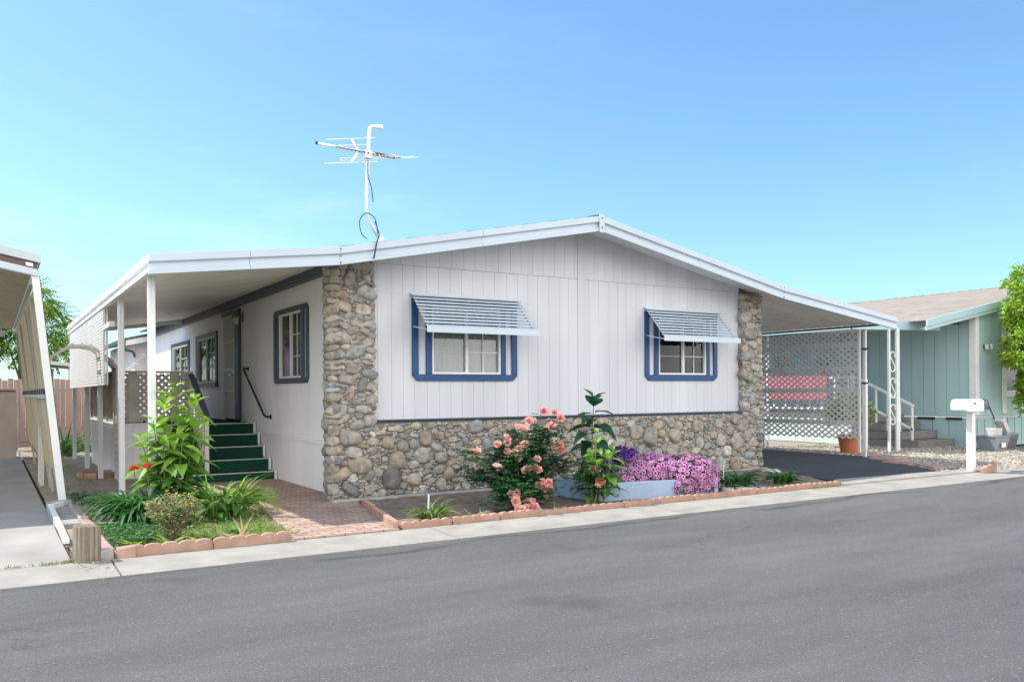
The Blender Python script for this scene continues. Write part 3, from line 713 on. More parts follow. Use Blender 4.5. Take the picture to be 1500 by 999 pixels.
# ================================================================== ENTRY PORCH
porch=thing('entry_porch',(-.8,4.6,0),'raised entry porch with green carpeted steps, lattice screen and picket stair rail','porch')
VS=[3.33,3.66,4.00,4.33,4.60]; HS=[.155,.345,.535,.725,.907]
for k in range(5):
    x0=-1.18 if k<3 else -1.05
    b=MB(); b.box(-1.15,.235,VS[k],VS[k]+(.40 if k<4 else .46),.0 if k==0 else HS[k-1]-.02,HS[k])
    st=b.build('step',M['carpet'],porch,bevel=.008)
    b=MB(); b.box(-1.15,.235,VS[k]-.014,VS[k]+.03,HS[k]-.012,HS[k]+.004); b.build('nosing',M['nosing'],st,bevel=.003)
b=MB(); b.box(-1.85,.28,5.06,9.4,.86,.905); b.build('deck',M['carpet'],porch)
for x0,x1 in ((.238,.272),(-1.19,-1.155)):
    b=MB(); pr=[(3.29,0)]
    for k in range(5): pr+=[(VS[k]-.03,HS[k]+.012),(VS[k+1]-.03 if k<4 else 5.0,HS[k]+.012)]
    b.prism(pr+[(5.0,0)],x0,x1,lambda a,z,d:(d,a,z)); b.build('stringer',M['white_paint'],porch)
b=MB()
boards(b,PF(4.99),-1.88,-1.19,.0,.90,[],.23,.006,.012)
boards(b,PS(-1.88),5.0,9.4,.0,.90,[],.23,.006,.012)
b.box(-1.905,-1.19,4.965,5.02,.90,.935); b.box(-1.905,-1.85,5.02,9.4,.90,.935)
b.build('skirting',M['sidewall'],porch,fix=False)
b=MB()
lattice(b,(-1.82,4.985,.96),(1,0,0),(0,0,1),(0,1,0),1.08,.80,.115,.048,.010)
for u in (-1.86,-.75): b.box(u-.045,u+.045,4.95,5.04,.935,1.80)
for u in (-1.66,-1.0): b.box(u-.07,u+.07,4.965,4.983,.95,1.79)
b.box(-1.905,-.70,4.94,5.05,1.78,1.815)
b.build('lattice_screen',M['lattice_old'],porch)
b=MB()
lattice(b,(-1.87,5.06,.96),(0,1,0),(0,0,1),(1,0,0),4.2,.80,.115,.048,.010)
for v in (6.5,8,9.3): b.box(-1.905,-1.83,v-.04,v+.04,.935,1.80)
b.box(-1.92,-1.82,5.05,9.4,1.78,1.815)
b.build('lattice_screen',M['lattice_old'],porch)
b=MB(); rx=-.79
b.box(rx-.03,rx+.03,3.43,3.49,.155,1.07)
for k in range(5):
    v=3.58+k*.17; zt=1.05+(v-3.46)*.58; zb=.27+(v-3.46)*.75 if k<4 else .9
    b.box(rx-.012,rx+.012,v-.035,v+.035,zb,zt)
b.beam((rx-.02,3.46,.30),(rx-.02,4.6,1.02),.02,.06)
b.box(rx-.03,rx+.03,4.60,4.66,.907,1.75)
rl=b.build('stair_rail',M['old_white'],porch,bevel=.003)
b=MB(); b.beam((rx,3.40,1.06),(rx,4.64,1.745),.09,.045); b.build('handrail',M['slate'],rl,bevel=.006)

# ================================================================== ANTENNA
ant=thing('tv_antenna',(.57,-.30,3.36),'pale rooftop television antenna on a bent mast','antenna')
b=MB(); b.tube([(.60,-.30,3.36),(.50,-.30,3.50),(.425,-.30,3.62),(.400,-.30,3.72),(.398,-.30,3.95)],.021,10); b.box(.53,.67,-.36,-.24,3.33,3.352); b.beam((.55,-.33,3.34),(.6,-.33,3.42),.01,.06); b.beam((.55,-.27,3.34),(.6,-.27,3.42),.01,.06)
b.build('mast_foot',M['alu'],ant,smooth=False)
b=MB(); b.tube([(.3985,-.30,3.94),(.44,-.30,4.72),(.446,-.30,4.79),(.462,-.30,4.822),(.50,-.30,4.835),(.55,-.30,4.836)],.0225,10); b.tube([(.53,-.30,4.836),(.62,-.30,4.838)],.031,10)
b.build('mast',M['white_metal'],ant)
b=MB(); b.beam((-.27,-.33,4.50),(.80,-.33,4.46),.026,.026); b.box(.36,.45,-.37,-.29,4.40,4.50)
for x,z in ((.18,4.62),(.18,4.32)): b.beam((.28,-.33,4.475),(x,-.33,z),.022,.03)
b.tube([(-.275,-.33,4.50),(-.255,-.33,4.50)],.022,8,1)
b.build('boom',[M['alu'],M['black']],ant)
E_=Vector((.80,-.60,.0))
els=[(.18,4.62,.32,.004),(.22,4.545,.2,.004),(.44,4.455,.0,0),(.60,4.465,.18,.004),(.66,4.46,.16,.004),(.24,4.39,.20,.004),(.24,4.36,.2,.004),(.18,4.32,.34,.005),(.80,4.462,.3,.004),(.72,4.462,.3,.004),(-.08,4.485,.1,.004)]
for x,z,l,r in els:
    if l<=0: continue
    b=MB(); c=Vector((x,-.33,z)); b.tube([c-E_*l,c+E_*l],r*1.15,6); b.build('element',M['white_metal'],ant)
b=MB()
for k in range(9):
    x=-.02+k*.05; c=Vector((x,-.33,4.497-(x+.27)*.037)); b.beam(c+Vector((-.02,.05,.02)),c+Vector((.02,-.06,-.015)),.012,.014)
for x in (.50,.56,.64,.70,.78):
    c=Vector((x,-.33,4.475-(x-.4)*.037)); b.beam(c+Vector((-.05,.06,.028)),c+Vector((.05,-.06,-.0)),.012,.016); b.beam(c+Vector((.05,.06,.02)),c+Vector((-.05,-.06,-.02)),.01,.012)
b.build('director',M['twig'],ant)
def bez(pts,n=10):
    out=[]
    P=[Vector(p) for p in pts]; P=[P[0]]+P+[P[-1]]
    for i in range(1,len(P)-2):
        for k in range(n):
            t=k/n; a,b_,c,d=P[i-1],P[i],P[i+1],P[i+2]
            out.append(.5*((2*b_)+(c-a)*t+(2*a-5*b_+4*c-d)*t*t+(3*b_-a-3*c+d)*t**3))
    out.append(P[-2]); return out
b=MB(); b.tube(bez([(.41,-.33,4.42),(.405,-.335,4.2),(.45,-.34,4.02),(.47,-.34,3.85)]),.006,5)
b.tube(bez([(.46,-.5,3.42),(.42,-.52,3.60),(.30,-.53,3.66),(.21,-.54,3.56),(.22,-.56,3.40),(.29,-.57,3.33)]),.006,5)
b.tube(bez([(.45,-.45,3.58),(.45,-.57,3.40),(.42,-.575,3.30),(.38,-.57,3.09)]),.009,6)
b.build('cable',M['cable'],ant)

# ================================================================== EDGING
def edging_mesh(length,n,h=.085,t=.055):
    b=MB(); top=[]
    for k in range(n):
        for q in range(6):
            th=pi*q/6; top.append((length*(k+.5-.5*math.cos(th))/n,h*.72+h*.30*math.sin(th)))
    top.append((length,h*.72))
    b.prism([(0,-.05)]+top[0:]+[(length,-.05)],0,t,lambda a,z,d:(a,d,z))
    o=b.build('scalloped_edging',M['terracotta'],bevel=.005); return o
proto=edging_mesh(.592,5)
def lay(p0,p1,label,group,first=False,z=.012,hs=1.):
    a=Vector((*p0,0)); c=Vector((*p1,0)); d=c-a; n=max(1,round(d.length/.6)); st=d/n
    for k in range(n):
        global used
        o=proto if not used else proto.copy()
        if used: COL.objects.link(o)
        used=True
        p=a+st*k; o.location=(p.x+R.uniform(-.008,.008),p.y+R.uniform(-.008,.008),z+R.uniform(-.006,.006))
        o.rotation_euler=(R.uniform(-.03,.03),R.uniform(-.012,.012),math.atan2(d.y,d.x)+R.uniform(-.014,.014))
        o.scale=(st.length/.6,1,hs*R.uniform(.95,1.05)); tag(o,label,'edging',group)
used=False
lay((-.09,-2.43),(6.95,-2.41),'terracotta scalloped edging block along the front of the rose bed','scalloped edging along the rose bed',hs=.85)
lay((-.13,-2.40),(.28,-.5),'terracotta scalloped edging block between brick walk and rose bed','scalloped edging beside the brick walk',z=.02)
lay((-2.70,-2.45),(-1.25,-2.46),'terracotta scalloped edging block in front of the lily bed','scalloped edging along the lily bed',hs=1.1)
for (x,l,a,lab) in ((-2.86,.10,.1,'small upright brick next to the sawn timber post'),(-2.80,.0,0,None)):
    if lab:
        b=MB(); b.box(-.055,.055,0,.07,-.03,.10); o=b.build('edging_brick',M['splash'],loc=(0,0,0),bevel=.01); o.location=(x,-2.46,.0); o.rotation_euler=(0,0,.05); tag(o,lab,'brick')
b=MB(); b.hexa([(-.0,0,-.02),(.15,0,-.02),(.15,.07,-.02),(0,.07,-.02),(0,.035,.085),(.15,.02,.105),(.15,.11,.105),(0,.12,.085)]); o=b.build('edging_brick',M['terracotta'],bevel=.01); o.location=(-2.78,-2.48,.005); tag(o,'leaning flat terracotta brick at the left end of the lily bed edging','brick')
for k in range(6):
    b=MB(); b.box(-.05,.05,-.27,.27,-.03,.07); o=b.build('border_block',M['paver'],bevel=.012); o.location=(-2.84+R.uniform(-.01,.01),-2.08+k*.56,.01); o.rotation_euler=(R.uniform(-.03,.03),R.uniform(-.05,.05),.02+R.uniform(-.03,.03))
    tag(o,'pinkish border block in the row along the left side of the lily bed','block','border blocks beside the splash block')
# small brick ring round a post foot
for k in range(9):
    t=2*pi*k/9; b=MB(); b.box(-.10,.10,-.04,.04,-.02,.085); o=b.build('ring_brick',M['terracotta'],bevel=.012); o.location=(-2.11+.28*math.cos(t),5.75+.28*math.sin(t)*1.1,.01); o.rotation_euler=(0,0,t+pi/2)
    tag(o,'reddish brick in the small ring round a patio post','brick','bricks ringing the patio post')

# ================================================================== LEAF TOOLS
def jitter(c,a,rr=R): 
    f=rr.uniform(1-a,1+a); return (c[0]*f*rr.uniform(.9,1.12),c[1]*f,c[2]*f*rr.uniform(.85,1.15))
def leaf(mb,p,d,nrm,l,w,col,curl=.25,fold=.25,n=4,shape=.45):
    """ovate leaf: p base, d direction, nrm approximate up side"""
    d=Vector(d).normalized(); nrm=Vector(nrm); s=d.cross(nrm)
    if s.length<1e-3: s=d.cross(Vector((1,0,.1)))
    s.normalize(); nn=s.cross(d).normalized(); vs=[]; p=Vector(p)
    for i in range(n+1):
        t=i/n; c=p+d*(l*t)-nn*(curl*l*t*t); ww=w*(math.sin(pi*min(1,t**(.62 if shape<.5 else .9)))*.5+.02*(1-t))
        vs+=[c-s*ww+nn*ww*fold*2,c,c+s*ww+nn*ww*fold*2]
    fs=[]
    for i in range(n):
        fs+=[(3*i,3*i+1,3*i+4,3*i+3),(3*i+1,3*i+2,3*i+5,3*i+4)]
    mb.add(vs,fs,None,col)
def strap(mb,p,az,l,w,rise,droop,col,n=8,tip=None):
    p=Vector(p); h=Vector((math.cos(az),math.sin(az),0)); s=Vector((-h.y,h.x,0)); ang=rise; vs=[];cs=[]
    for i in range(n+1):
        t=i/n; ww=w*.5*(1-.85*max(0,t-.35)/.65)*(.75+.25*min(1,t*4))
        vs+=[p-s*ww+Vector((0,0,ww*.7)),p.copy(),p+s*ww+Vector((0,0,ww*.7))]
        c=col if tip is None or t<.6 else tip; cs+=[c]*3
        p=p+(h*math.cos(ang)+Vector((0,0,math.sin(ang))))*(l/n); ang-=droop/n
        if p.z<.02: p.z=.02; ang=max(ang,0)
    b0=len(mb.v); mb.add(vs,[f for i in range(n) for f in ((3*i,3*i+1,3*i+4,3*i+3),(3*i+1,3*i+2,3*i+5,3*i+4))],None,col)
    if tip: mb.c[b0:]=cs
def rdir(rr,zmin=-1,zmax=1):
    z=rr.uniform(zmin,zmax); t=rr.uniform(0,2*pi); q=math.sqrt(max(0,1-z*z)); return Vector((q*math.cos(t),q*math.sin(t),z))
CAMDIR=Vector((-.5,-.85,0))
def leafy_plant(name,loc,label,cat,stems,col,ll,lw,seed,gap=.075,lowcol=None,fl=None,top_up=.9):
    """several upright stems with leaf pairs turning round them, drooping low down and upright at the tip"""
    rr=random.Random(seed); root=thing(name,loc,label,cat); st=MB(); lf=MB()
    for (bx,by,tx,ty,h) in stems:
        a=Vector((loc[0]+bx,loc[1]+by,0)); c=Vector((loc[0]+tx,loc[1]+ty,h)); mid=a.lerp(c,.5)+Vector((rr.uniform(-.04,.04),rr.uniform(-.04,.04),0))
        pts=bez([a,mid,c],8); st.tube(pts,[.012*(1-.65*i/(len(pts)-1)) for i in range(len(pts))],6)
        n=int(h/gap); ph=rr.uniform(0,6)
        for k in range(n):
            t=.16+.84*(k+1)/n; q=pts[min(len(pts)-1,int(t*(len(pts)-1)))]
            sc=(.65+.55*math.sin(pi*min(1,t*.95)))*(1. if t<.9 else .8)
            for j in range(2):
                az=ph+k*1.9+j*pi+rr.uniform(-.35,.35); el=rr.uniform(-.15,.35) if t<.85 else rr.uniform(.5,1.1)*top_up
                d=Vector((math.cos(az)*math.cos(el),math.sin(az)*math.cos(el),math.sin(el)))
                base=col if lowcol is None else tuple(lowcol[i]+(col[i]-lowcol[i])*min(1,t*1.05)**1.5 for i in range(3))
                leaf(lf,q+d*.02,d,(0,0,1),ll*sc*rr.uniform(.75,1.15),lw*sc*rr.uniform(.8,1.15),jitter(base,.2,rr),rr.uniform(.25,.65) if t<.85 else .15,rr.uniform(.1,.3))
    st.build('stem',M['stem'],root,fix=False); lf.build('foliage',M['leaf'],root,smooth=True,fix=False); return root
def strap_clump(name,loc,label,cat,n,l,w,col,spread,seed,rise=(.7,1.45),droop=(1.2,2.4),tip=None,tipp=.0,group=None):
    rr=random.Random(seed); b=MB()
    for k in range(n):
        t=rr.uniform(0,2*pi); q=spread*math.sqrt(rr.random()); p=(loc[0]+q*math.cos(t),loc[1]+q*math.sin(t),loc[2]-.01)
        az=t+rr.gauss(0,.7); 
        strap(b,p,az,l*rr.uniform(.6,1.15),w*rr.uniform(.7,1.2),rr.uniform(*rise),rr.uniform(*droop),jitter(col,.25,rr),8,tip if rr.random()<tipp else None)
    o=b.build(name,M['leaf'],loc=loc,smooth=True,fix=False); return tag(o,label,cat,group)

GB=(.20,.36,.045); GM=(.075,.19,.04); GD=(.03,.095,.035)
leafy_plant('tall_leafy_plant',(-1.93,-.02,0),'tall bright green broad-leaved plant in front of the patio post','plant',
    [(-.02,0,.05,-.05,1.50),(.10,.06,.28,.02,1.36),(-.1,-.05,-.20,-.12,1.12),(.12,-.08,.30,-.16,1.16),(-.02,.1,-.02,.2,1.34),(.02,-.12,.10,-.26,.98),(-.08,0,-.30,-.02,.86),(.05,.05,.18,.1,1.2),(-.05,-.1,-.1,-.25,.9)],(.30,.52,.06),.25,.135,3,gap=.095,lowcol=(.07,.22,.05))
strap_clump('lily_clump',(-2.22,-.2,0),'big clump of dark green strap leaves beside the border blocks','plant',300,.68,.05,(.05,.17,.04),.28,5,rise=(.9,1.5),droop=(1.5,2.9))
strap_clump('lily_clump',(-1.38,-.15,0),'bright green arching strap-leaf clump next to the brick walk','plant',260,.70,.03,(.24,.44,.06),.22,6,rise=(.8,1.5),droop=(1.4,2.8))
leafy_plant('broad_leaf_weed',(-1.50,-.75,0),'low broad-leaved green plant below the bright strap-leaf clump','plant',[(0,0,.05,-.02,.34),(.1,.05,.2,.0,.3),(-.1,0,-.14,-.08,.28)],(.085,.2,.04),.19,.13,13,gap=.07)
# flowers on thin stalks above the dark lilies
for k,(x,y,z) in enumerate(((-2.36,-.35,.60),(-2.22,-.30,.62))):
    fl=thing('red_flower',(x,y,0),('red flower head on a thin stalk, the left one over the dark lilies','red flower head on a thin stalk, the right one beside the tall plant')[k],'flower')
    b=MB(); b.tube([(x+.05,y+.1,0),(x+.02,y+.02,.4),(x,y,z)],.005,5); b.build('stem',M['stem'],fl)
    b=MB(); rr=random.Random(k+2)
    for q in range(22):
        d=rdir(rr,-.2,1); leaf(b,Vector((x,y,z))+d*.012,d,rdir(rr),.045,.032,jitter((.60,.06,.03),.25,rr),.2,.1,3,.6)
    b.build('bloom',M['petal'],fl,smooth=True,fix=False)
def shrub(name,loc,label,cat,rx,ry,h,nstem,nleaf,ll,lw,col,seed,fcol=None,nf=0,twig='twig',base=.12,fsize=.02,up=.3):
    rr=random.Random(seed); root=thing(name,loc,label,cat); st=MB(); lf=MB(); fl=MB(); L0=Vector(loc)
    tips=[]
    for k in range(nstem):
        d=rdir(rr,.0,1); tip=L0+Vector((d.x*rx,d.y*ry,base+(h-base)*(.35+.65*rr.random()**.6)*(1-.28*(d.x**2+d.y**2))))
        a=L0+Vector((rr.uniform(-.06,.06),rr.uniform(-.06,.06),0)); mid=a.lerp(tip,.5)+Vector((-d.x*rx*.15,-d.y*ry*.15,h*.08))
        pts=bez([a,mid,tip],5); st.tube(pts,[.007*(1-.7*i/(len(pts)-1))+.0012 for i in range(len(pts))],5); tips.append(pts)
    for k in range(nleaf):
        pts=rr.choice(tips); q=pts[int(rr.uniform(.25,1)*(len(pts)-1))]+rdir(rr)*rr.uniform(.0,.05); d=rdir(rr,-.2,.9)
        leaf(lf,q,d,rdir(rr,.2,1),ll*rr.uniform(.7,1.25),lw*rr.uniform(.7,1.25),jitter(col,.28,rr),rr.uniform(0,.4),.2,3)
    for k in range(nf):
        pts=rr.choice(tips); q=pts[-1]+rdir(rr)*.02
        for j in range(4): leaf(fl,q,rdir(rr,.0,1),rdir(rr),fsize,fsize*.7,jitter(fcol,.2,rr),.2,.1,2,.6)
    st.build('stem',M[twig],root,fix=False); lf.build('foliage',M['leaf'],root,smooth=True,fix=False)
    if nf: fl.build('blossom',M['petal'],root,smooth=True,fix=False)
    return root
shrub('flowering_shrub',(-2.21,-1.80,0),'twiggy pale green shrub with small yellow flowers behind the scalloped edging','shrub',.27,.25,.50,75,2600,.036,.016,(.30,.36,.16),21,(.75,.55,.10),40)
def rosette(loc,label,n,l,w,col,seed,name='leafy_weed',group=None):
    rr=random.Random(seed); b=MB()
    for k in range(n):
        az=rr.uniform(0,2*pi); el=rr.uniform(.2,1.1); d=Vector((math.cos(az)*math.cos(el),math.sin(az)*math.cos(el),math.sin(el)))
        leaf(b,Vector(loc)+d*.01,d,(0,0,1),l*rr.uniform(.6,1.2),w*rr.uniform(.7,1.2),jitter(col,.22,rr),rr.uniform(.3,.8),.2)
    return tag(b.build(name,M['leaf'],loc=loc,smooth=True,fix=False),label,'plant',group)
rosette((-2.60,-2.12,.01),'bright yellow-green weed at the left corner of the lily bed',26,.16,.055,(.26,.38,.06),31)
rosette((-2.32,-2.22,.01),'bright green weed in front of the twiggy shrub',30,.17,.06,(.25,.38,.06),32)
rosette((-1.92,-2.05,.01),'yellow-green weed to the right of the twiggy shrub, near a dry leaf',20,.13,.05,(.16,.30,.05),33)
rosette((-1.62,-1.75,.01),'low green weed in the open soil between shrub and brick walk',24,.14,.05,(.16,.32,.06),35)
rosette((-2.08,-2.30,.01),'small bright weed tight behind the middle scalloped edging block',22,.12,.05,(.25,.40,.07),36)
rosette((-1.98,-.95,.01),'green weed with broad leaves behind the twiggy shrub',26,.2,.08,(.07,.19,.04),34)
# dense ground cover and thin grass: nobody could count it
b=MB(); rr=random.Random(51)
for k in range(2300):
    x=rr.gauss(-2.52,.16); y=rr.uniform(-1.85,-.65)
    if x<-2.78: continue
    leaf(b,(x,y,rr.uniform(.0,.07)),rdir(rr,.0,.8),(0,0,1),rr.uniform(.03,.055),rr.uniform(.02,.035),jitter((.07,.19,.05),.3,rr),.3,.2,2)
for k in range(260):
    x=rr.gauss(-2.98,.1); y=rr.uniform(1.6,3.0); leaf(b,(x+.35,y,rr.uniform(.0,.04)),rdir(rr,.0,.8),(0,0,1),.06,.035,jitter((.05,.13,.06),.3,rr),.3,.2,2)
tag(b.build('ground_cover',M['leaf'],smooth=True,fix=False),'low green ground cover in the lily bed',kind='stuff')
b=MB()
def tuft(x,y,n,h,col,sp=.03):
    for q in range(n): strap(b,(x+rr.gauss(0,sp),y+rr.gauss(0,sp),.0),rr.uniform(0,6.28),h*rr.uniform(.5,1.3),.006,rr.uniform(.7,1.5),rr.uniform(.2,1.4),jitter(col,.3,rr),3)
for k in range(620): tuft(rr.uniform(-2.6,-1.15),rr.uniform(-2.38,-.9),6,.055,(.22,.33,.06))
for k in range(420):
    x,y=rr.uniform(-2.2,-1.1),rr.uniform(-2.3,-.5); leaf(b,(x,y,rr.uniform(.0,.05)),rdir(rr,.0,.8),(0,0,1),rr.uniform(.04,.08),rr.uniform(.025,.04),jitter((.16,.30,.06),.3,rr),.3,.2,2)
for k in range(90): tuft(rr.uniform(-1.9,-.95),rr.uniform(-1.6,.4),5,.06,(.16,.25,.06))
for k in range(240): tuft(rr.uniform(-3.06,-2.3),rr.uniform(3,12),5,.06,(.20,.27,.08))
for k in range(26): tuft(-3.12-rr.random()**1.5*.6,-2.43+rr.uniform(-.02,.02),6,.035,(.24,.28,.07),.02)
for k in range(24): tuft(rr.uniform(6.2,6.95),-2.46,6,.04,(.20,.26,.06),.03)
tag(b.build('grass',M['leaf'],smooth=True,fix=False),'sparse yellow-green grass tufts',kind='stuff')
# dead leaves / debris
b=MB()
for k in range(420):
    z0=rr.random()
    if z0<.45: x,y=rr.uniform(-3.12,-2.9),rr.gauss(-2.1,.4)
    elif z0<.7: x,y=rr.uniform(-2.4,-.9),rr.uniform(-2.3,.4)
    else: x,y=rr.uniform(.2,7),rr.uniform(-2.35,-.3)
    leaf(b,(x,y,.03),(rr.gauss(0,1),rr.gauss(0,1),rr.uniform(-.05,.3)),(0,0,1),rr.uniform(.02,.05),rr.uniform(.012,.025),jitter((.38,.28,.16),.35,rr),rr.uniform(-.4,.4),.2,2)
tag(b.build('leaf_litter',M['leaf'],smooth=True,fix=False),'dry brown leaf litter on the beds',kind='stuff')
for i,(x,y,lab) in enumerate(((-1.70,-2.15,'pale dry curled leaf clump lying in front of the lily bed'),(1.95,-2.32,'dry tan leaf clump on the edging near the rose bush'),(.88,-2.18,'pale dried seed stalks right of the yellow-green strap clump'))):
    b=MB()
    for q in range((26,14,12)[i]):
        d=rdir(rr,.1,.75); leaf(b,(x+rr.gauss(0,.05),y+rr.gauss(0,.03),.03),d,rdir(rr),rr.uniform(.08,.2)*(1,.5,.9)[i],.03,jitter((.52,.40,.24),.2,rr),rr.uniform(.2,1.2),.35,4)
    tag(b.build('dry_leaves',M['leaf'],loc=(x,y,0),smooth=True,fix=False),lab,'dry leaves')

# ---- rose bed
strap_clump('strap_leaf_clump',(.42,-2.05,.02),'yellow-green strap-leaf clump at the brick walk end of the rose bed','plant',70,.36,.03,(.15,.26,.06),.1,7,tip=(.40,.33,.12),tipp=.35)
strap_clump('strap_leaf_clump',(5.38,-1.85,.02),'dark strap-leaf clump between white stake and pale rocks','plant',80,.46,.045,(.045,.15,.04),.12,8,tip=(.38,.36,.12),tipp=.14)
strap_clump('strap_leaf_clump',(4.98,-1.9,.02),'small strap-leaf clump squeezed against the planter box','plant',26,.36,.04,(.08,.20,.04),.07,9,tip=(.38,.36,.12),tipp=.2)
strap_clump('strap_leaf_clump',(6.40,-1.80,.02),'strap-leaf clump at the driveway end of the rose bed','plant',64,.38,.04,(.06,.18,.04),.1,10,tip=(.42,.38,.12),tipp=.3)
for x,y,h,lab in ((.43,-1.96,.29,'thin white plant stake in the yellow-green strap clump'),(5.22,-1.75,.36,'thin white plant stake near the dark strap clump')):
    b=MB(); b.hexa([(-.012,-.003,-.05),(.012,-.003,-.05),(.012,.003,-.05),(-.012,.003,-.05),(-.012,-.003,h),(.012,-.003,h),(.012,.003,h),(-.012,.003,h)]); o=b.build('plant_stake',M['white_paint']); o.location=(x,y,0); o.rotation_euler=(0,.03,.5); tag(o,lab,'stake')
for i,(x,y,s,lab) in enumerate(((5.02,-2.02,.10,'grey rock next to the planter box end'),(5.22,-2.10,.115,'largest pale rock behind the edging'),(5.42,-2.12,.075,'small white rock below the dark strap clump'),(5.62,-2.12,.055,'smallest tan rock behind the edging'),(7.72,-.42,.16,'flat grey rock at the foot of the driveway-side column'))):
    b=MB(); rock(b,(x,y,.03),(1,0,0),(0,1,0),(0,0,1),s,s*.75,s*.55 if i<4 else .05,R.uniform(0,3),random.Random(i+70)); b.m=[0]*len(b.m)
    tag(b.build('rock',M['rockw'],loc=(x,y,0),smooth=True,fix=False),lab,'rock')

# planter box
pl=thing('planter_box',(3.6,-1.6,0),'low pale blue wooden planter box behind the scalloped edging','planter')
c4=[(2.84,-1.94),(4.55,-2.24),(4.70,-1.25),(2.78,-1.08)]
cx,cy=sum(p[0] for p in c4)/4,sum(p[1] for p in c4)/4
for i in range(4):
    a,c=Vector((*c4[i],0)),Vector((*c4[(i+1)%4],0)); b=MB(); b.beam(a+Vector((0,0,.14)),c+Vector((0,0,.14)),.03,.235); b.build('side_board',M['planter'],pl,bevel=.004)
b=MB(); b.sheet([(cx+(p[0]-cx)*.97,cy+(p[1]-cy)*.97) for p in c4],.2); b.build('potting_soil',M['soil'],pl,fix=False)
for i,(px_,py_) in enumerate(c4):
    b=MB(); b.box(px_-.03,px_+.03,py_-.03,py_+.03,.0,.262); b.build('corner_post',M['planter'],pl,bevel=.004)
# petunias
def petunia_mesh(name,c_edge,c_mid,c_throat,s=.036):
    b=MB(); n=10; vs=[(0,0,-.018)];cs=[c_throat]
    for ring,(r,z,c) in enumerate(((.28,-.002,c_throat),(.62,.006,c_mid),(1.,.002,c_edge))):
        for j in range(n):
            t=2*pi*j/n; rr_=r*(1 if j%2==0 else (.9 if ring==2 else 1)); vs.append((rr_*s*math.cos(t),rr_*s*math.sin(t),z+(.004 if (ring==2 and j%2) else 0))); cs.append(c)
    fs=[(0,1+j,1+(j+1)%n) for j in range(n)]+[(1+r*n+j,1+(r+1)*n+j,1+(r+1)*n+(j+1)%n,1+r*n+(j+1)%n) for r in range(2) for j in range(n)]
    return vs,fs,cs
def add_flower(mb,fm,p,nrm,sc,tone):
    vs,fs,cs=fm; q=Vector(nrm).to_track_quat('Z','Y'); b0=len(mb.v)
    mb.add([Vector(p)+(q@Vector(v))*sc for v in vs],fs); mb.c[b0:]=[tuple(x*tone for x in c) for c in cs]
PK=petunia_mesh('p',(.88,.52,.76),(.80,.36,.66),(.26,.03,.20),.029); PU=petunia_mesh('q',(.20,.07,.42),(.14,.04,.32),(.05,.01,.10))
def petunia_mound(label,loc,blobs,nfl,fm,seed,gcol):
    rr=random.Random(seed); root=thing('petunia_mound',loc,label,'flowers','petunias in the planter box'); lf=MB(); items=[]
    tot=sum(b_[3]*b_[4] for b_ in blobs)
    for (x,y,z,rx,ry,rz) in blobs:
        k=int(nfl*rx*ry/tot)
        for q in range(k):
            d=rdir(rr,-.45,1); f=rr.uniform(.90,1.13); p=Vector((x+d.x*rx*f,y+d.y*ry*f,z+d.z*rz*f)); nr=Vector((d.x/rx,d.y/ry,d.z/rz)).normalized()+rdir(rr)*.5
            if p.z<.05 : continue
            if any(((p.x-o[0])/o[3])**2+((p.y-o[1])/o[4])**2+((p.z-o[2])/o[5])**2<.2 for o in blobs if o[:3]!=(x,y,z)): continue
            items.append((p,nr,rr.uniform(.7,1.3),rr.uniform(.6,1.15)))
        for q in range(int(k*1.5)):
            d=rdir(rr,-.5,1); f=rr.uniform(.55,.97); p=Vector((x+d.x*rx*f,y+d.y*ry*f,z+d.z*rz*f)); leaf(lf,p,d+rdir(rr)*.8,rdir(rr,.2,1),.055,.026,jitter(gcol,.3,rr),.3,.2,3)
    lf.build('foliage',M['leaf'],root,smooth=True,fix=False)
    items.sort(key=lambda it:it[0].y-.35*it[0].z)
    for p,nr,s,t in items[:100]:
        b=MB(); add_flower(b,fm,p,nr,s,t); o=b.build('flower',M['petal'],root,loc=tuple(p),fix=False)
    b=MB()
    for p,nr,s,t in items[100:]: add_flower(b,fm,p,nr,s,t)
    o=b.build('flower_mass',M['petal'],root,fix=False); o['kind']='stuff'
    return root
petunia_mound('large mound of pink petunias spilling over the blue planter box',(4.0,-1.75,.2),[(3.86,-1.72,.32,.46,.36,.24),(4.32,-1.90,.27,.44,.40,.26),(4.45,-2.04,.16,.26,.24,.19),(3.5,-1.75,.26,.30,.22,.14),(4.12,-2.10,.14,.22,.16,.14)],2700,PK,81,(.13,.22,.05))
petunia_mound('small dark purple petunia mound at the back of the planter box',(3.3,-1.35,.2),[(3.25,-1.45,.38,.28,.22,.19),(3.62,-1.40,.42,.30,.2,.22)],620,PU,82,(.06,.12,.05))
strap_clump('dry_grass_blades',(3.38,-1.98,.22),'few bleached grass blades hanging over the planter front','grass',9,.26,.012,(.62,.55,.38),.08,83,rise=(.3,1.0),droop=(1.8,2.6))

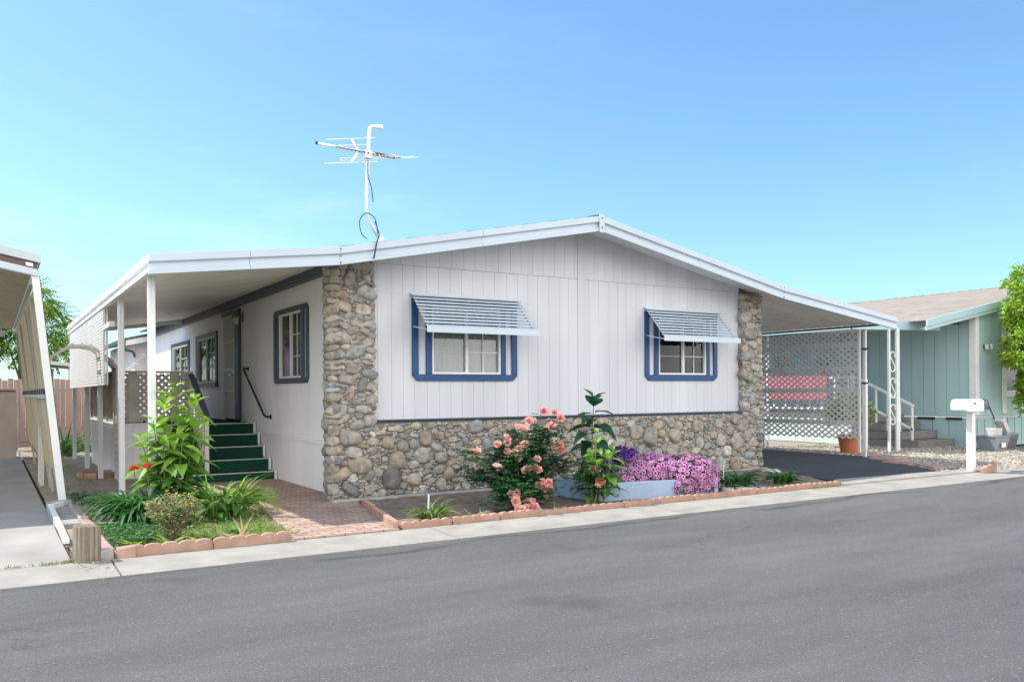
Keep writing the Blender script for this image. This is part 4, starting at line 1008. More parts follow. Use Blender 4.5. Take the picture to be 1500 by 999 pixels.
# roses
def rose_mesh(c1,c2,seed):
    rr=random.Random(seed); b=MB()
    for ring,(n,r0,tilt,l) in enumerate(((4,.006,1.35,.030),(5,.012,1.0,.036),(6,.017,.62,.042),(6,.02,.25,.046))):
        for k in range(n):
            t=2*pi*k/n+ring*.6+rr.uniform(-.2,.2); h=Vector((math.cos(t),math.sin(t),0)); d=h*math.cos(tilt)+Vector((0,0,math.sin(tilt)))
            f=ring/3; c=tuple(c1[i]*(1-f)+c2[i]*f for i in range(3))
            leaf(b,h*r0*.3,d,(0,0,1) if ring>1 else -h,l,l*1.15,jitter(c,.1,rr),-.28,.18,3,.6)
    return b
ROSE=[rose_mesh((.90,.40,.34),(.94,.58,.54),1),rose_mesh((.93,.54,.38),(.95,.68,.56),2),rose_mesh((.90,.42,.46),(.94,.62,.64),3)]
ROSEO=[]
def place_roses(root,spots,seed):
    rr=random.Random(seed); pl_=WL[root]
    for (x,y,z) in spots:
        k=rr.choice((0,0,1,2))
        while len(ROSEO)<3:
            o=ROSE[len(ROSEO)].build('bloom',M['petal'],smooth=True,fix=False); COL.objects.unlink(o); ROSEO.append(o)
        o=ROSEO[k].copy(); COL.objects.link(o); o.parent=root; o.location=(x-pl_[0],y-pl_[1],z-pl_[2])
        s=rr.uniform(1.05,1.5); o.scale=(s,s,s); d=Vector((rr.gauss(-.35,.35),rr.gauss(-.75,.3),rr.uniform(.3,1.))).normalized(); o.rotation_euler=d.to_track_quat('Z','Y').to_euler()
def rose_bush(loc,label,canes,nl,spots,seed,col):
    rr=random.Random(seed); root=thing('rose_bush',loc,label,'rose bush'); st=MB(); lf=MB(); allp=[]
    for tip in canes:
        a=Vector(loc)+Vector((rr.uniform(-.05,.05),rr.uniform(-.05,.05),0)); t=Vector(tip); mid=a.lerp(t,.5)+Vector((rr.uniform(-.06,.06),rr.uniform(-.03,.06),.1))
        pts=bez([a,mid,t],7); st.tube(pts,[.011*(1-.7*i/(len(pts)-1)) for i in range(len(pts))],5); allp.append(pts)
        for q in range(3):
            i=rr.randint(5,len(pts)-2); e=pts[i]+rdir(rr,-.1,.8)*rr.uniform(.12,.26); p2=[pts[i],pts[i].lerp(e,.6)+Vector((0,0,.02)),e]; st.tube(p2,.004,4); allp.append(p2+[e])
    for k in range(nl):
        pts=rr.choice(allp); p=pts[int(rr.uniform(.3,1)*(len(pts)-1))]+rdir(rr)*rr.uniform(.01,.13)
        d=rdir(rr,-.3,.6); s=d.cross(Vector((0,0,1))).normalized(); c=jitter(col,.3,rr)   # a compound leaf: five leaflets
        for j in range(5):
            o=p+d*(.016*(j//2+1)); dd=d if j==4 else (d*.5+s*(1 if j%2 else -1))
            leaf(lf,o,dd,(0,0,1),.05*rr.uniform(.8,1.2),.036,c,.25,.2,2)
    for sp in spots:   # blooms stand on short stalks from the nearest cane
        near=min((p for q in allp for p in q),key=lambda p:(p-Vector(sp)).length); st.tube([near,near.lerp(Vector(sp),.6)+Vector((0,0,.01)),Vector(sp)],.004,4)
    st.build('cane',M['stem'],root,fix=False); lf.build('foliage',M['leaf'],root,smooth=True,fix=False); place_roses(root,spots,seed+1); return root
RS=[(2.25,-1.56,1.17),(2.41,-1.57,1.15),(2.47,-1.61,1.08),(1.98,-1.64,1.05),(2.04,-1.64,1.05),(1.79,-1.69,.97),(1.85,-1.7,.95),(2.18,-1.71,.93),(2.22,-1.72,.91),(2.31,-1.69,.96),(2.28,-1.67,.99),(1.57,-1.79,.81),(1.56,-1.77,.85),(1.42,-1.81,.79),(1.11,-1.87,.71),(1.31,-1.97,.54),(1.52,-1.86,.7),(1.69,-1.84,.73),(1.63,-1.87,.69),(1.64,-1.91,.62),(1.8,-1.81,.77),(1.91,-1.92,.6),(1.75,-1.98,.51),(1.7,-2.,.48),(1.75,-2.01,.46),(1.84,-1.99,.49),(1.87,-2.,.47),(2.24,-1.82,.73),(2.33,-1.81,.75),(2.32,-1.84,.7),(2.33,-1.86,.66),(2.35,-1.91,.59),(2.43,-1.92,.57),(1.87,-2.08,.34),(1.96,-2.09,.32),(1.81,-2.11,.3),(1.88,-2.13,.27),(1.94,-2.13,.26),(1.85,-2.17,.2),(1.38,-2.18,.23),(1.47,-2.17,.23),(1.42,-2.21,.19),(1.4,-2.23,.16),(1.62,-2.17,.23),(1.56,-2.24,.13),(1.62,-2.24,.13),(1.4,-2.3,.08),(1.45,-2.3,.08),(1.51,-2.3,.08),(1.58,-2.29,.08),(1.62,-2.29,.08),(1.59,-2.25,.11)]
rr=random.Random(91)
canes=[(s[0]+rr.uniform(-.04,.04),s[1]+rr.uniform(.0,.12),max(.15,s[2]-.05)) for s in RS[::2]]+[(1.15,-1.6,.5),(1.25,-1.55,.38),(2.5,-1.6,.42),(2.62,-1.6,.45),(2.1,-1.5,.75),(1.95,-1.45,.85),(1.7,-1.5,.7),(1.4,-1.55,.6),(2.25,-1.75,.35)]
rose_bush((1.72,-1.78,.02),'large rose bush covered in pink and salmon blooms against the rock wainscot',canes,2900,RS,92,(.05,.15,.055))
rose_bush((2.69,-2.02,.02),'small salmon rose at the left corner of the blue planter box',[(2.66,-2.0,.44),(2.74,-2.02,.28),(2.6,-1.95,.35),(2.85,-1.95,.40),(2.78,-2.05,.22)],260,[(2.634,-2.06,.452),(2.708,-2.05,.44),(2.676,-2.06,.416),(2.74,-2.08,.301),(2.75,-2.12,.266),(2.675,-2.11,.237)],95,(.08,.2,.045))
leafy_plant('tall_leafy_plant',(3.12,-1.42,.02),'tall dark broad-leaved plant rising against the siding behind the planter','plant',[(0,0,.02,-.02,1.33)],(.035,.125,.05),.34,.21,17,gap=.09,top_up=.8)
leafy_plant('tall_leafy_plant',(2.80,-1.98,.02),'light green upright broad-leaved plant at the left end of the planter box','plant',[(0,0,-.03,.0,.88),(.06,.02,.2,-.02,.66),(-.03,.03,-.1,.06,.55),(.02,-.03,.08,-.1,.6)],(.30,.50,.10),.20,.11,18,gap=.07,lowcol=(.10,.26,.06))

# ================================================================== LEFT YARD
b=MB(); b.hexa([(-.092,-.085,-.05),(.095,-.09,-.05),(.09,.085,-.05),(-.09,.09,-.05),(-.093,-.083,.315),(.09,-.085,.30),(.085,.085,.31),(-.09,.085,.318)])
o=b.build('timber_post',M['wood_post'],bevel=.014); o.location=(-3.01,-2.40,0); o.rotation_euler=(0,.02,.25); tag(o,'short weathered sawn timber post at the driveway corner','post')
b=MB(); b.prism([(-.14,-.85),(.14,-.85),(.14,.85),(-.14,.85)],-.02,.05,lambda a,z,d:(a,z,d)); b.box(-.14,.14,.76,.85,.05,.12); b.box(-.14,-.10,-.85,.76,.05,.085); b.box(.10,.14,-.85,.76,.05,.085)
o=b.build('splash_block',M['splash'],bevel=.012); o.location=(-2.985,.55,.0); tag(o,'long grey concrete splash trough beside the driveway','trough')
b=MB(); b.beam((-3.10,-1.5,.05),(-3.085,1.15,.075),.055,.05); b.beam((-3.09,1.13,.075),(-2.95,1.35,.08),.075,.06); 
o=b.build('downspout',M['white_metal'],bevel=.006); tag(o,'white metal downspout lying along the driveway edge','downspout')

arb=thing('garden_arbor',(-2.45,4.9,0),'old white wooden arbor arching over the side path','arbor')
for v in (4.62,5.12):
    b=MB(); 
    b.beam((-1.90,v,0),(-1.93,v,1.86),.05,.06); b.beam((-3.02,v,0),(-3.0,v,1.86),.05,.06)
    P_=[(-1.93,v,1.84),(-2.04,v,1.98),(-2.27,v,2.17),(-2.45,v,2.205),(-2.63,v,2.19),(-2.86,v,2.03),(-3.0,v,1.84)]
    for p,q in zip(P_,P_[1:]): b.beam(p,q,.045,.075,up=(0,1,0))
    b.build('arch_frame',M['old_white'],arb,bevel=.004)
b=MB()
for z in np.arange(.12,1.85,.115): b.beam((-1.915,4.62,z),(-1.915,5.12,z),.018,.03)
for y in (4.78,4.95): b.beam((-1.91,y,0),(-1.925,y,1.85),.022,.03)
for t in np.linspace(0,1,9):
    p=bez(P_,4); q=p[int(t*(len(p)-1))]; b.beam((q.x,4.62,q.z+.03),(q.x,5.12,q.z+.03),.03,.018)
b.build('slat',M['old_white'],arb)

# neighbour's carport with leaning screen panels
nc=thing('neighbour_carport',(-3.2,6,0),'neighbouring carport with brown striped fascia and leaning tan screen panels','carport')
def zl(u): return (-3.18-u)*.2
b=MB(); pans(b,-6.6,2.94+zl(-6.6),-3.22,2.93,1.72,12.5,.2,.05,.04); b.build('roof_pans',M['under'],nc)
def slopebox(mb,u0,u1,v0,v1,za,zb,mi=None): mb.hexa([(u0,v0,za+zl(u0)),(u1,v0,za+zl(u1)),(u1,v1,za+zl(u1)),(u0,v1,za+zl(u0)),(u0,v0,zb+zl(u0)),(u1,v0,zb+zl(u1)),(u1,v1,zb+zl(u1)),(u0,v1,zb+zl(u0))],mi)
b=MB(); slopebox(b,-6.7,-3.15,1.62,12.5,3.07,3.175,0); slopebox(b,-6.7,-3.19,1.66,1.75,2.985,3.068,1); slopebox(b,-6.7,-3.185,1.64,1.75,2.90,2.985,2); slopebox(b,-3.25,-3.185,1.75,12.5,2.90,3.068,2)
b.build('fascia',[M['grey_fascia'],M['brown'],M['fascia']],nc,bevel=.004)
b=MB(); slopebox(b,-3.315,-3.235,1.632,1.639,3.0,3.045); b.build('number_plate',M['white_paint'],nc)
def lean(v,t,off=0): return Vector((-3.21+.29*t-off,v,2.92*(1-t)))
b=MB(); b.beam(lean(1.72,0),lean(1.66,1),.085,.06,up=(0,1,0)); b.build('corner_post',M['white_metal'],nc,bevel=.004)
b=MB(); b.beam(lean(1.74,0,-.045),lean(1.68,.88,-.045),.012,.05,up=(0,1,0)); b.build('edge_strip',M['black'],nc)
v=1.80; k=0
while v<10.0:
    w=(.30,.22,.26)[k%3]; bt=(.86,.90,.84)[k%3]
    b=MB(); n=4; 
    for q in range(n):
        a0,a1=v+w*q/n,v+w*(q+.8)/n; off=.0 if q%2 else .02
        b.hexa([lean(a0,bt,off),lean(a1,bt,off),lean(a1,bt,off+.008),lean(a0,bt,off+.008),lean(a0,.05,off),lean(a1,.05,off),lean(a1,.05,off+.008),lean(a0,.05,off+.008)])
        a2=v+w*(q+1)/n; b.hexa([lean(a1,bt,off),lean(a2,bt,.02-off),lean(a2,bt,.028-off),lean(a1,bt,off+.008),lean(a1,.05,off),lean(a2,.05,.02-off),lean(a2,.05,.028-off),lean(a1,.05,off+.008)])
    b.build('screen_panel',M['panel_tan'] if k%4!=3 else M['panel_grey'],nc,fix=True)
    v+=w+.04; k+=1
for k in range(16):
    b=MB(); v=1.9+k*.52; a=lean(v,.505,.05); b.beam(a,a+Vector((0,.26,0)),.02,.11); b.build('strap',M['black'],nc)
b=MB(); b.beam(lean(1.75,.52,.055),lean(10,.52,.055),.03,.05); b.beam(lean(1.75,.03,.05),lean(10,.03,.05),.04,.05); b.build('rail',M['panel_grey'],nc)
for v in (2.3,3.62,4.3,7.1,9.5):
    b=MB(); b.beam(lean(v,.08,.05),lean(v,1,.0),.035,.035,up=(0,1,0)); b.build('post',M['panel_grey'],nc,bevel=.004)
b=MB(); b.tube(bez([lean(1.9,.70,-.02),lean(2.3,.86,-.03),lean(3,.90,-.03),lean(4,.84,-.02)]),.015,6); b.build('hose',M['black'],nc)
b=MB(); b.box(-4.8,-3.2,11.4,12.0,0,1.56); cab=b.build('storage_cabinet',M['cabinet'],loc=(-4,11.7,0),bevel=.01); tag(cab,'beige storage cabinet at the far end of the neighbouring carport','cabinet')
b=MB(); b.box(-4.0,-3.99,11.385,11.399,.1,1.5); b.box(-4.78,-3.22,11.385,11.399,1.49,1.53); b.build('door_trim',M['brown'],cab)
lw=thing('lilac_house',(-7,20,0),'pale lilac house wall beyond the neighbouring carport','house')
b=MB(); boards(b,PF(20),-12,-3.55,0,3.2,[],.2,.008); b.build('wall',M['purple'],lw,fix=False); b=MB(); b.box(-3.95,-3.75,19.93,19.995,.5,2.6); b.build('window',M['purple'],lw); b=MB(); b.box(-12.3,-3.3,19.6,26,3.2,3.4); b.build('roof',M['roof'],lw)

# back fence
fn=thing('back_fence',(-1.5,17,0),'weathered reddish wooden board fence across the back yard','fence')
b=MB(); x=-7.0
while x<.6:
    w=.135+R.uniform(-.008,.008); h=1.86+R.uniform(-.03,.03); b.box(x,x+w,17,17.02,-.05,h); x+=w+.008
b.build('boards',M['fence'],fn,bevel=.003)
for z in (.4,1.5):
    b=MB(); b.box(-7,.6,17.02,17.07,z,z+.09); b.build('rail',M['fence'],fn)
# far carport roof over the fence
fc=thing('far_carport',(-2.2,20,0),'flat dark-bellied carport roof seen over the back fence','carport')
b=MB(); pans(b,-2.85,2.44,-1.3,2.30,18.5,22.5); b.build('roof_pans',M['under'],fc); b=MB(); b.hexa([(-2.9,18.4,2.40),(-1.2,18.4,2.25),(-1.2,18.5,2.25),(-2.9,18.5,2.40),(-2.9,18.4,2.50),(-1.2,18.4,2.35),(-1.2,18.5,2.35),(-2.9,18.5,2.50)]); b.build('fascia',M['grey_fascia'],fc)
for u,v in ((-1.6,18.8),(-1.9,22)): awn_post(u,v,2.30,fc)
# house closing the far end of the porch
rh=thing('rear_house',(1.5,17,0),'pale house with dark gutter and louvred awning behind the porch','house')
b=MB(); boards(b,PF(16),-.12,.9,0,3.0,[],.25,.006); boards(b,PS(-.12),16,22,0,2.95,[],.25,.006); b.build('wall',M['pinkwall'],rh,fix=False)
b=MB(); b.hexa([(-.45,15.65,2.95),(2.6,15.65,3.66),(2.6,22,3.66),(-.45,22,2.95),(-.45,15.65,3.02),(2.6,15.65,3.73),(2.6,22,3.73),(-.45,22,3.02)]); b.build('roof',M['roof'],rh)
b=MB(); b.hexa([(-.42,15.62,2.80),(2.6,15.62,3.50),(2.6,15.66,3.50),(-.42,15.66,2.80),(-.42,15.62,2.945),(2.6,15.62,3.65),(2.6,15.66,3.65),(-.42,15.66,2.945)]); b.build('fascia',M['white_paint'],rh)
b=MB(); b.box(-.53,-.43,15.6,22,2.90,3.0); b.tube(bez([(-.47,15.9,2.9),(-.46,15.9,2.78),(-.40,15.9,2.70),(-.2,15.9,2.64),(-.15,15.95,2.5)]),.035,8); b.build('gutter',M['slate'],rh)
b=MB()
for k in range(9):
    t=k/9; b.beam((-.16-.0+.5*(1-t)*.95-.28,15.55+.0,2.55-.55*t),(-.16+.5*(1-t)*.95-.28,15.95,2.55-.55*t),.09,.012,up=(.6,0,.8))
b.build('louvred_awning',M['white_metal'],rh)

# foliage cloud for trees and big shrubs
def crown(mb,centers,n,ll,lw,col,seed,comp=False,droop=.1,lit=None):
    rr=random.Random(seed); tot=sum(c[3]*c[4]*c[5] for c in centers)**1
    for (x,y,z,rx,ry,rz) in centers:
        k=int(n*rx*ry*rz/tot); ncl=max(6,k//26)
        for q in range(ncl):
            d=rdir(rr); f=rr.uniform(.35,1.0)**.5; p=Vector((x+d.x*rx*f,y+d.y*ry*f,z+d.z*rz*f)); out=Vector((d.x,d.y,d.z*.6-.2))
            if comp:   # a drooping pinnate frond
                for j in range(3):
                    dd=(out+rdir(rr)*.8).normalized(); s=dd.cross(Vector((0,0,1))).normalized(); c=jitter(col,.3,rr); L=ll*3.6
                    for i in range(7):
                        o=p+dd*(L*i/7)-Vector((0,0,droop*L*(i/7)**2*1.5))
                        for sg in (-1,1): leaf(mb,o,dd*.6+s*sg,(0,0,1),ll*rr.uniform(.8,1.15),lw,c,.35,.15,2)
            else:
                c0=jitter(col,.25,rr)
                for j in range(26): 
                    o=p+rdir(rr)*rr.uniform(0,.16); leaf(mb,o,(out+rdir(rr)*.9),rdir(rr,.1,1),ll*rr.uniform(.7,1.2),lw*rr.uniform(.8,1.2),jitter(c0,.15,rr),rr.uniform(.1,.4),.2,2)
def tree(name,loc,label,cat,h,centers,n,ll,lw,col,seed,comp=False,tr=.09):
    root=thing(name,loc,label,cat); rr=random.Random(seed); b=MB()
    top=Vector((loc[0],loc[1],h*.62)); pts=bez([Vector(loc),Vector((loc[0]+.05,loc[1],h*.3)),top],6); b.tube(pts,[tr*(1-.5*i/(len(pts)-1)) for i in range(len(pts))],9)
    for c in centers:
        e=Vector(c[:3]); q=pts[rr.randint(len(pts)//2,len(pts)-1)]; b.tube(bez([q,q.lerp(e,.5)+Vector((0,0,.12)),e+Vector((0,0,c[5]*.5))],5),[tr*.45*(1-.8*i/10) for i in range(11)],6)
    b.build('trunk',M['bark'],root,fix=False); b=MB(); crown(b,centers,n,ll,lw,col,seed+1,comp); b.build('crown',M['leaf'],root,smooth=True,fix=False); return root
tree('garden_tree',(-2.9,21,0),'feathery green tree rising behind the back fence','tree',5.2,[(-2.75,21,4.55,.85,.8,.65),(-2.2,21,3.85,.75,.8,.55),(-2.7,21,3.2,.9,.9,.55),(-3.6,21,4.2,.9,.9,.8),(-2.15,21,3.1,.55,.6,.45)],6200,.17,.075,(.30,.48,.07),61,True)
shrub('garden_shrub',(-4.0,14.6,0),'yellow-green bush behind the beige cabinet','shrub',.9,.7,1.95,40,1500,.11,.06,(.24,.32,.05),62,(.8,.35,.4),25)
strap_clump('sword_leaf_plant',(-2.35,11.6,0),'green sword-leaved plant in front of the back fence, leftmost one','plant',90,.85,.05,(.09,.2,.05),.3,63,rise=(1.0,1.55),droop=(.4,2.0))
strap_clump('sword_leaf_plant',(-1.75,13.0,0),'low green sword-leaved plant in front of the back fence, beside the patio posts','plant',80,.6,.05,(.11,.24,.06),.3,64,rise=(.8,1.5),droop=(.8,2.2))
leafy_plant('weed_stalk',(-2.55,12.4,0),'tall thin yellowish weed stalk against the back fence','plant',[(0,0,.05,0,1.15),(.12,.1,.2,.1,.95)],(.22,.27,.09),.1,.03,65,gap=.09)

# ================================================================== RIGHT NEIGHBOUR
nh=thing('sage_green_house',(20,4,0),'sage green mobile home with white corner trim and tan shingle roof','house')
NU,NV=16.6,1.0; RP=(21.75,4.413); ne=lambda u: 2.996+(u-14.35)*.1915
b=MB(); boards(b,PS(NU),NV,14,.78,3.25,[(8.2,9.2,.8,2.9)],.30,.012,.014,.04); b.build('side_wall',M['teal'],nh,fix=False)
b=MB(); boards(b,PF(NV),NU,RP[0],.78,lambda u:ne(u)-.1,[(18.02,20.4,1.36,2.62)],.30,.012,.014,.03); boards(b,PF(NV),RP[0],27,.78,lambda u:ne(2*RP[0]-u)-.1,[],.3,.012,.014); b.build('front_wall',M['teal'],nh,fix=False)
b=MB(); boards(b,PS(NU+.03),NV+.03,14,0,.70,[],.42,.03,.03,.05); boards(b,PF(NV+.03),NU+.03,27,0,.70,[],.36,.03,.03,.05)
b.box(NU-.03,NU+.05,NV-.02,14,.74,.785); b.box(NU+.05,27,NV-.03,NV+.05,.74,.785)
b.build('skirting',M['teal_d'],nh,fix=False)
for (y0,y1) in ((1.35,1.75),(2.05,2.5),(2.95,3.4),(3.9,4.3)):
    b=MB(); b.box(NU-.012,NU+.02,y0,y1,.66,.715); b.build('skirting_vent',M['black'],nh)
b=MB(); b.box(NU-.03,NU+.0,NV-.03,NV+.14,.79,3.2); b.box(NU,NU+.12,NV-.03,NV-.002,.79,3.25); b.build('corner_trim',M['white_paint'],nh,bevel=.004)
b=MB(); pf=PF(NV)
for a0,a1,z0,z1 in ((17.78,17.95,.80,3.0),(17.95,20.5,1.22,1.36),(17.95,20.5,2.62,2.74)): pbox(b,pf,a0,a1,z0,z1,.002,.03)
w=b.build('window_trim',M['white_paint'],nh,bevel=.004); b=MB(); pbox(b,pf,17.96,20.4,1.37,2.61,-.03,-.02); b.build('pane',M['glass'],w); b=MB(); pbox(b,pf,17.96,20.4,1.37,2.61,-.3,-.28); b.build('interior',M['dark'],w)
b=MB(); b.hexa([(14.35,.86,2.976),(RP[0],.86,RP[1]-.02),(RP[0],14.4,RP[1]-.02),(14.35,14.4,2.976),(14.35,.86,2.996),(RP[0],.86,RP[1]),(RP[0],14.4,RP[1]),(14.35,14.4,2.996)])
b.hexa([(RP[0],.86,RP[1]-.02),(28.6,.86,3.06),(28.6,14.4,3.06),(RP[0],14.4,RP[1]-.02),(RP[0],.86,RP[1]),(28.6,.86,3.08),(28.6,14.4,3.08),(RP[0],14.4,RP[1])])
for k in range(44):
    y=.86+k*.31; b.hexa([(RP[0]-.16,y,RP[1]-.03),(RP[0],y,RP[1]+.0),(RP[0],y+.33,RP[1]+.0),(RP[0]-.16,y+.33,RP[1]-.03),(RP[0]-.16,y,RP[1]-.012),(RP[0],y,RP[1]+.03),(RP[0],y+.31,RP[1]+.015),(RP[0]-.16,y+.31,RP[1]-.016)])
b.build('roof',M['shingle_tan'],nh)
b=MB()
b.hexa([(14.33,.80,2.84),(RP[0],.80,RP[1]-.16),(RP[0],.85,RP[1]-.16),(14.33,.85,2.84),(14.33,.80,2.996),(RP[0],.80,RP[1]+.0),(RP[0],.85,RP[1]),(14.33,.85,2.996)])
b.hexa([(14.33,.83,2.75),(RP[0],.83,RP[1]-.25),(RP[0],.87,RP[1]-.25),(14.33,.87,2.75),(14.33,.83,2.837),(RP[0],.83,RP[1]-.163),(RP[0],.87,RP[1]-.163),(14.33,.87,2.837)])
b.hexa([(RP[0],.80,RP[1]-.24),(28.6,.80,2.8),(28.6,.85,2.8),(RP[0],.85,RP[1]-.24),(RP[0],.80,RP[1]),(28.6,.80,3.06),(28.6,.85,3.06),(RP[0],.85,RP[1])])
b.hexa([(14.4,.88,2.80),(21.7,.88,4.1),(21.7,NV,4.1),(14.4,NV,2.80),(14.4,.88,2.81),(21.7,.88,4.11),(21.7,NV,4.11),(14.4,NV,2.81)])
b.build('fascia',M['teal_f'],nh,bevel=.004)
b=MB(); b.box(16.95,17.05,.94,.998,2.40,2.50); lp=b.build('wall_lamp',M['black'],nh); b=MB(); b.lathe([(.05,-.06),(.055,.06)],(16.93,.90,2.44),10); b.lathe([(.05,-.06),(.055,.06)],(17.10,.88,2.45),10); b.build('lamp_head',M['alu'],lp)
npc=MB(); pans(npc,12.3,2.80,16.6,3.0,1.35,4.3,.3,.05,.04); npc=npc.build('porch_cover',M['white_metal'],nh)
b=MB(); b.hexa([(12.25,1.28,2.74),(15.6,1.28,2.82),(15.6,1.34,2.82),(12.25,1.34,2.74),(12.25,1.28,2.93),(15.6,1.28,3.03),(15.6,1.34,3.03),(12.25,1.34,2.93)]); b.box(12.22,12.3,1.28,4.35,2.74,2.9); b.build('fascia',M['teal_f'],npc)
def scroll_post(u,v,h,parent,along=(1,0,0)):
    a=Vector(along); b=MB(); o=Vector((u,v,0))
    b.beam(o,o+Vector((0,0,h)),.05,.05); b.beam(o+a*.29,o+a*.29+Vector((0,0,h)),.045,.045); b.beam(o+a*.345,o+a*.345+Vector((0,0,h)),.05,.05)
    for zc in (.85,1.45,2.05):
        pts=[]
        for t in np.linspace(0,1,30):   # an S scroll: two hooked ends and a diagonal
            if t<.42: th=rad(200)-rad(290)*(t/.42); r=.085; pts.append(o+a*(.14+r*math.cos(th))+Vector((0,0,zc+.16+r*math.sin(th))))
            elif t>.58: th=rad(90)-rad(290)*((t-.58)/.42)+rad(0); r=.085; th=rad(90)-rad(0)+0; q=(t-.58)/.42; th=rad(90)-rad(290)*q; pts.append(o+a*(.14+r*math.cos(th))+Vector((0,0,zc-.16+r*math.sin(th))))
        up=[o+a*(.14+.085*math.cos(x))+Vector((0,0,zc+.14+.085*math.sin(x))) for x in np.linspace(rad(-20),rad(220),16)]
        lo=[o+a*(.14+.085*math.cos(x))+Vector((0,0,zc-.14+.085*math.sin(x))) for x in np.linspace(rad(40),rad(-200),16)]
        b.tube(up,.016,6); b.tube(lo,.016,6); b.tube([up[-1],lo[0]],.016,6)
    b.build('scroll_post',M['white_paint'],parent,bevel=0)
scroll_post(13.62,1.30,2.80,npc); scroll_post(12.6,3.9,2.80,npc,(0,1,0))
pr=thing('side_porch',(15.8,4.5,0),'raised porch with grey steps and white railing along the sage green house','porch')
for k in range(4):
    b=MB(); b.box(15.05,16.55,1.50+.45*k,3.4,.2*k,.2*k+.19); b.build('step',M['step_wood'],pr,bevel=.008)
b=MB(); b.box(15.0,16.55,3.3,9,.70,.80); b.build('deck',M['step_wood'],pr)
b=MB(); boards(b,PS(15.02),3.3,9,.02,.70,[],.3,.01,.012); b.build('skirting',M['mint'],pr,fix=False)
b=MB()
b.beam((15.05,1.62,1.02),(15.05,3.3,1.78),.05,.06); b.beam((15.05,1.62,.45),(15.05,3.3,1.2),.04,.05)
for k in range(6): v=1.66+k*.32; b.beam((15.05,v,.20*(int((v-1.5)/.45)+1)),(15.05,v,1.03+(v-1.62)*.452),.04,.04)
b.box(15.02,15.08,3.3,9,1.72,1.78); b.box(15.02,15.08,3.3,9,.9,.95)
for k in range(15): b.box(15.03,15.07,3.4+k*.4,3.44+k*.4,.95,1.72)
b.build('railing',M['white_paint'],pr)
b=MB(); n=40
vs=[]
for k in range(n+1):
    v=4.0+3.6*k/n; d=.02*math.sin(k*.9); vs+=[(14.98+d,v,1.16),(14.985+d*.6,v,1.80),(14.96+d,v,1.16),(14.965+d*.6,v,1.80)]
b.add(vs,[f for k in range(n) for f in ((4*k,4*k+1,4*k+5,4*k+4),(4*k+2,4*k+6,4*k+7,4*k+3),(4*k+1,4*k+3,4*k+7,4*k+5),(4*k,4*k+4,4*k+6,4*k+2))])
tag(b.build('railing_cloth',M['pink'],fix=True),'bright pink cloth hung over the white porch railing','cloth')
for i,(x,y,z,s,lab) in enumerate(((12.55,1.55,0,1.15,'large terracotta pot with a bushy pale green plant behind the lattice'),(15.1,5.6,1.78,.5,'small terracotta pot with pink flowers on the porch railing'),(15.1,4.2,1.78,.45,'smallest potted green plant on the porch railing'))):
    pt=thing('potted_plant',(x,y,z),lab,'potted plant'); b=MB(); b.lathe([(.0,0),(.16*s,0),(.215*s,.30*s),(.235*s,.30*s),(.24*s,.36*s),(.205*s,.36*s),(.20*s,.30*s),(0,.30*s)],(x,y,z),20); b.build('pot',M['pot'],pt,fix=False)
    lf=MB(); rq=random.Random(70+i); fl=MB()
    for k in range(900 if i==0 else 160):
        d=rdir(rq,-.4,1); f=rq.uniform(.3,1.)**.5; p=Vector((x+d.x*.42*s*f,y+d.y*.42*s*f,z+.75*s+d.z*.45*s*f)); leaf(lf,p,d+rdir(rq),rdir(rq,.1,1),.085*s+.02,.045*s+.01,jitter((.20,.29,.10) if i==0 else (.1,.2,.05),.3,rq),.3,.2,2)
        if i==1 and k%5==0: leaf(fl,p*1.0+d*.03,rdir(rq),rdir(rq),.06,.05,(.75,.1,.2),.1,.1,2)
    lf.build('foliage',M['leaf'],pt,smooth=True,fix=False)
    if i==1: fl.build('blossom',M['petal'],pt,smooth=True,fix=False)
for i,(x,y,a) in enumerate(((11.0,-.75,.5),(11.55,-.1,.55),(10.85,-1.45,.2),(12.1,.35,.6))):
    b=MB(); b.box(-.34,.34,-.20,.20,-.02,.04); o=b.build('stepping_slab',M['paver'],bevel=.012); o.location=(x,y,.005); o.rotation_euler=(0,0,a+pi*.27)
    tag(o,('flat pinkish slab in the pebbles, second from the road','flat pinkish slab in the pebbles, third from the road','flat pinkish slab in the pebbles nearest the driveway apron','flat pinkish slab in the pebbles beside the lattice posts')[i],'slab','pink slabs in the pebbles')
# mailboxes
mb_=thing('mailbox',(10.45,-2.36,0),'white mailbox on a chunky white timber post at the kerb','mailbox')
b=MB(); b.hexa([(10.40,-2.42,-.05),(10.51,-2.42,-.05),(10.51,-2.31,-.05),(10.40,-2.31,-.05),(10.40,-2.42,1.06),(10.50,-2.42,1.06),(10.50,-2.31,1.06),(10.40,-2.31,1.06)]); b.build('post',M['white_paint'],mb_,bevel=.006)
b=MB(); b.box(10.28,10.62,-2.5,-2.22,1.04,1.062); b.build('bracket_board',M['white_paint'],mb_,bevel=.004)
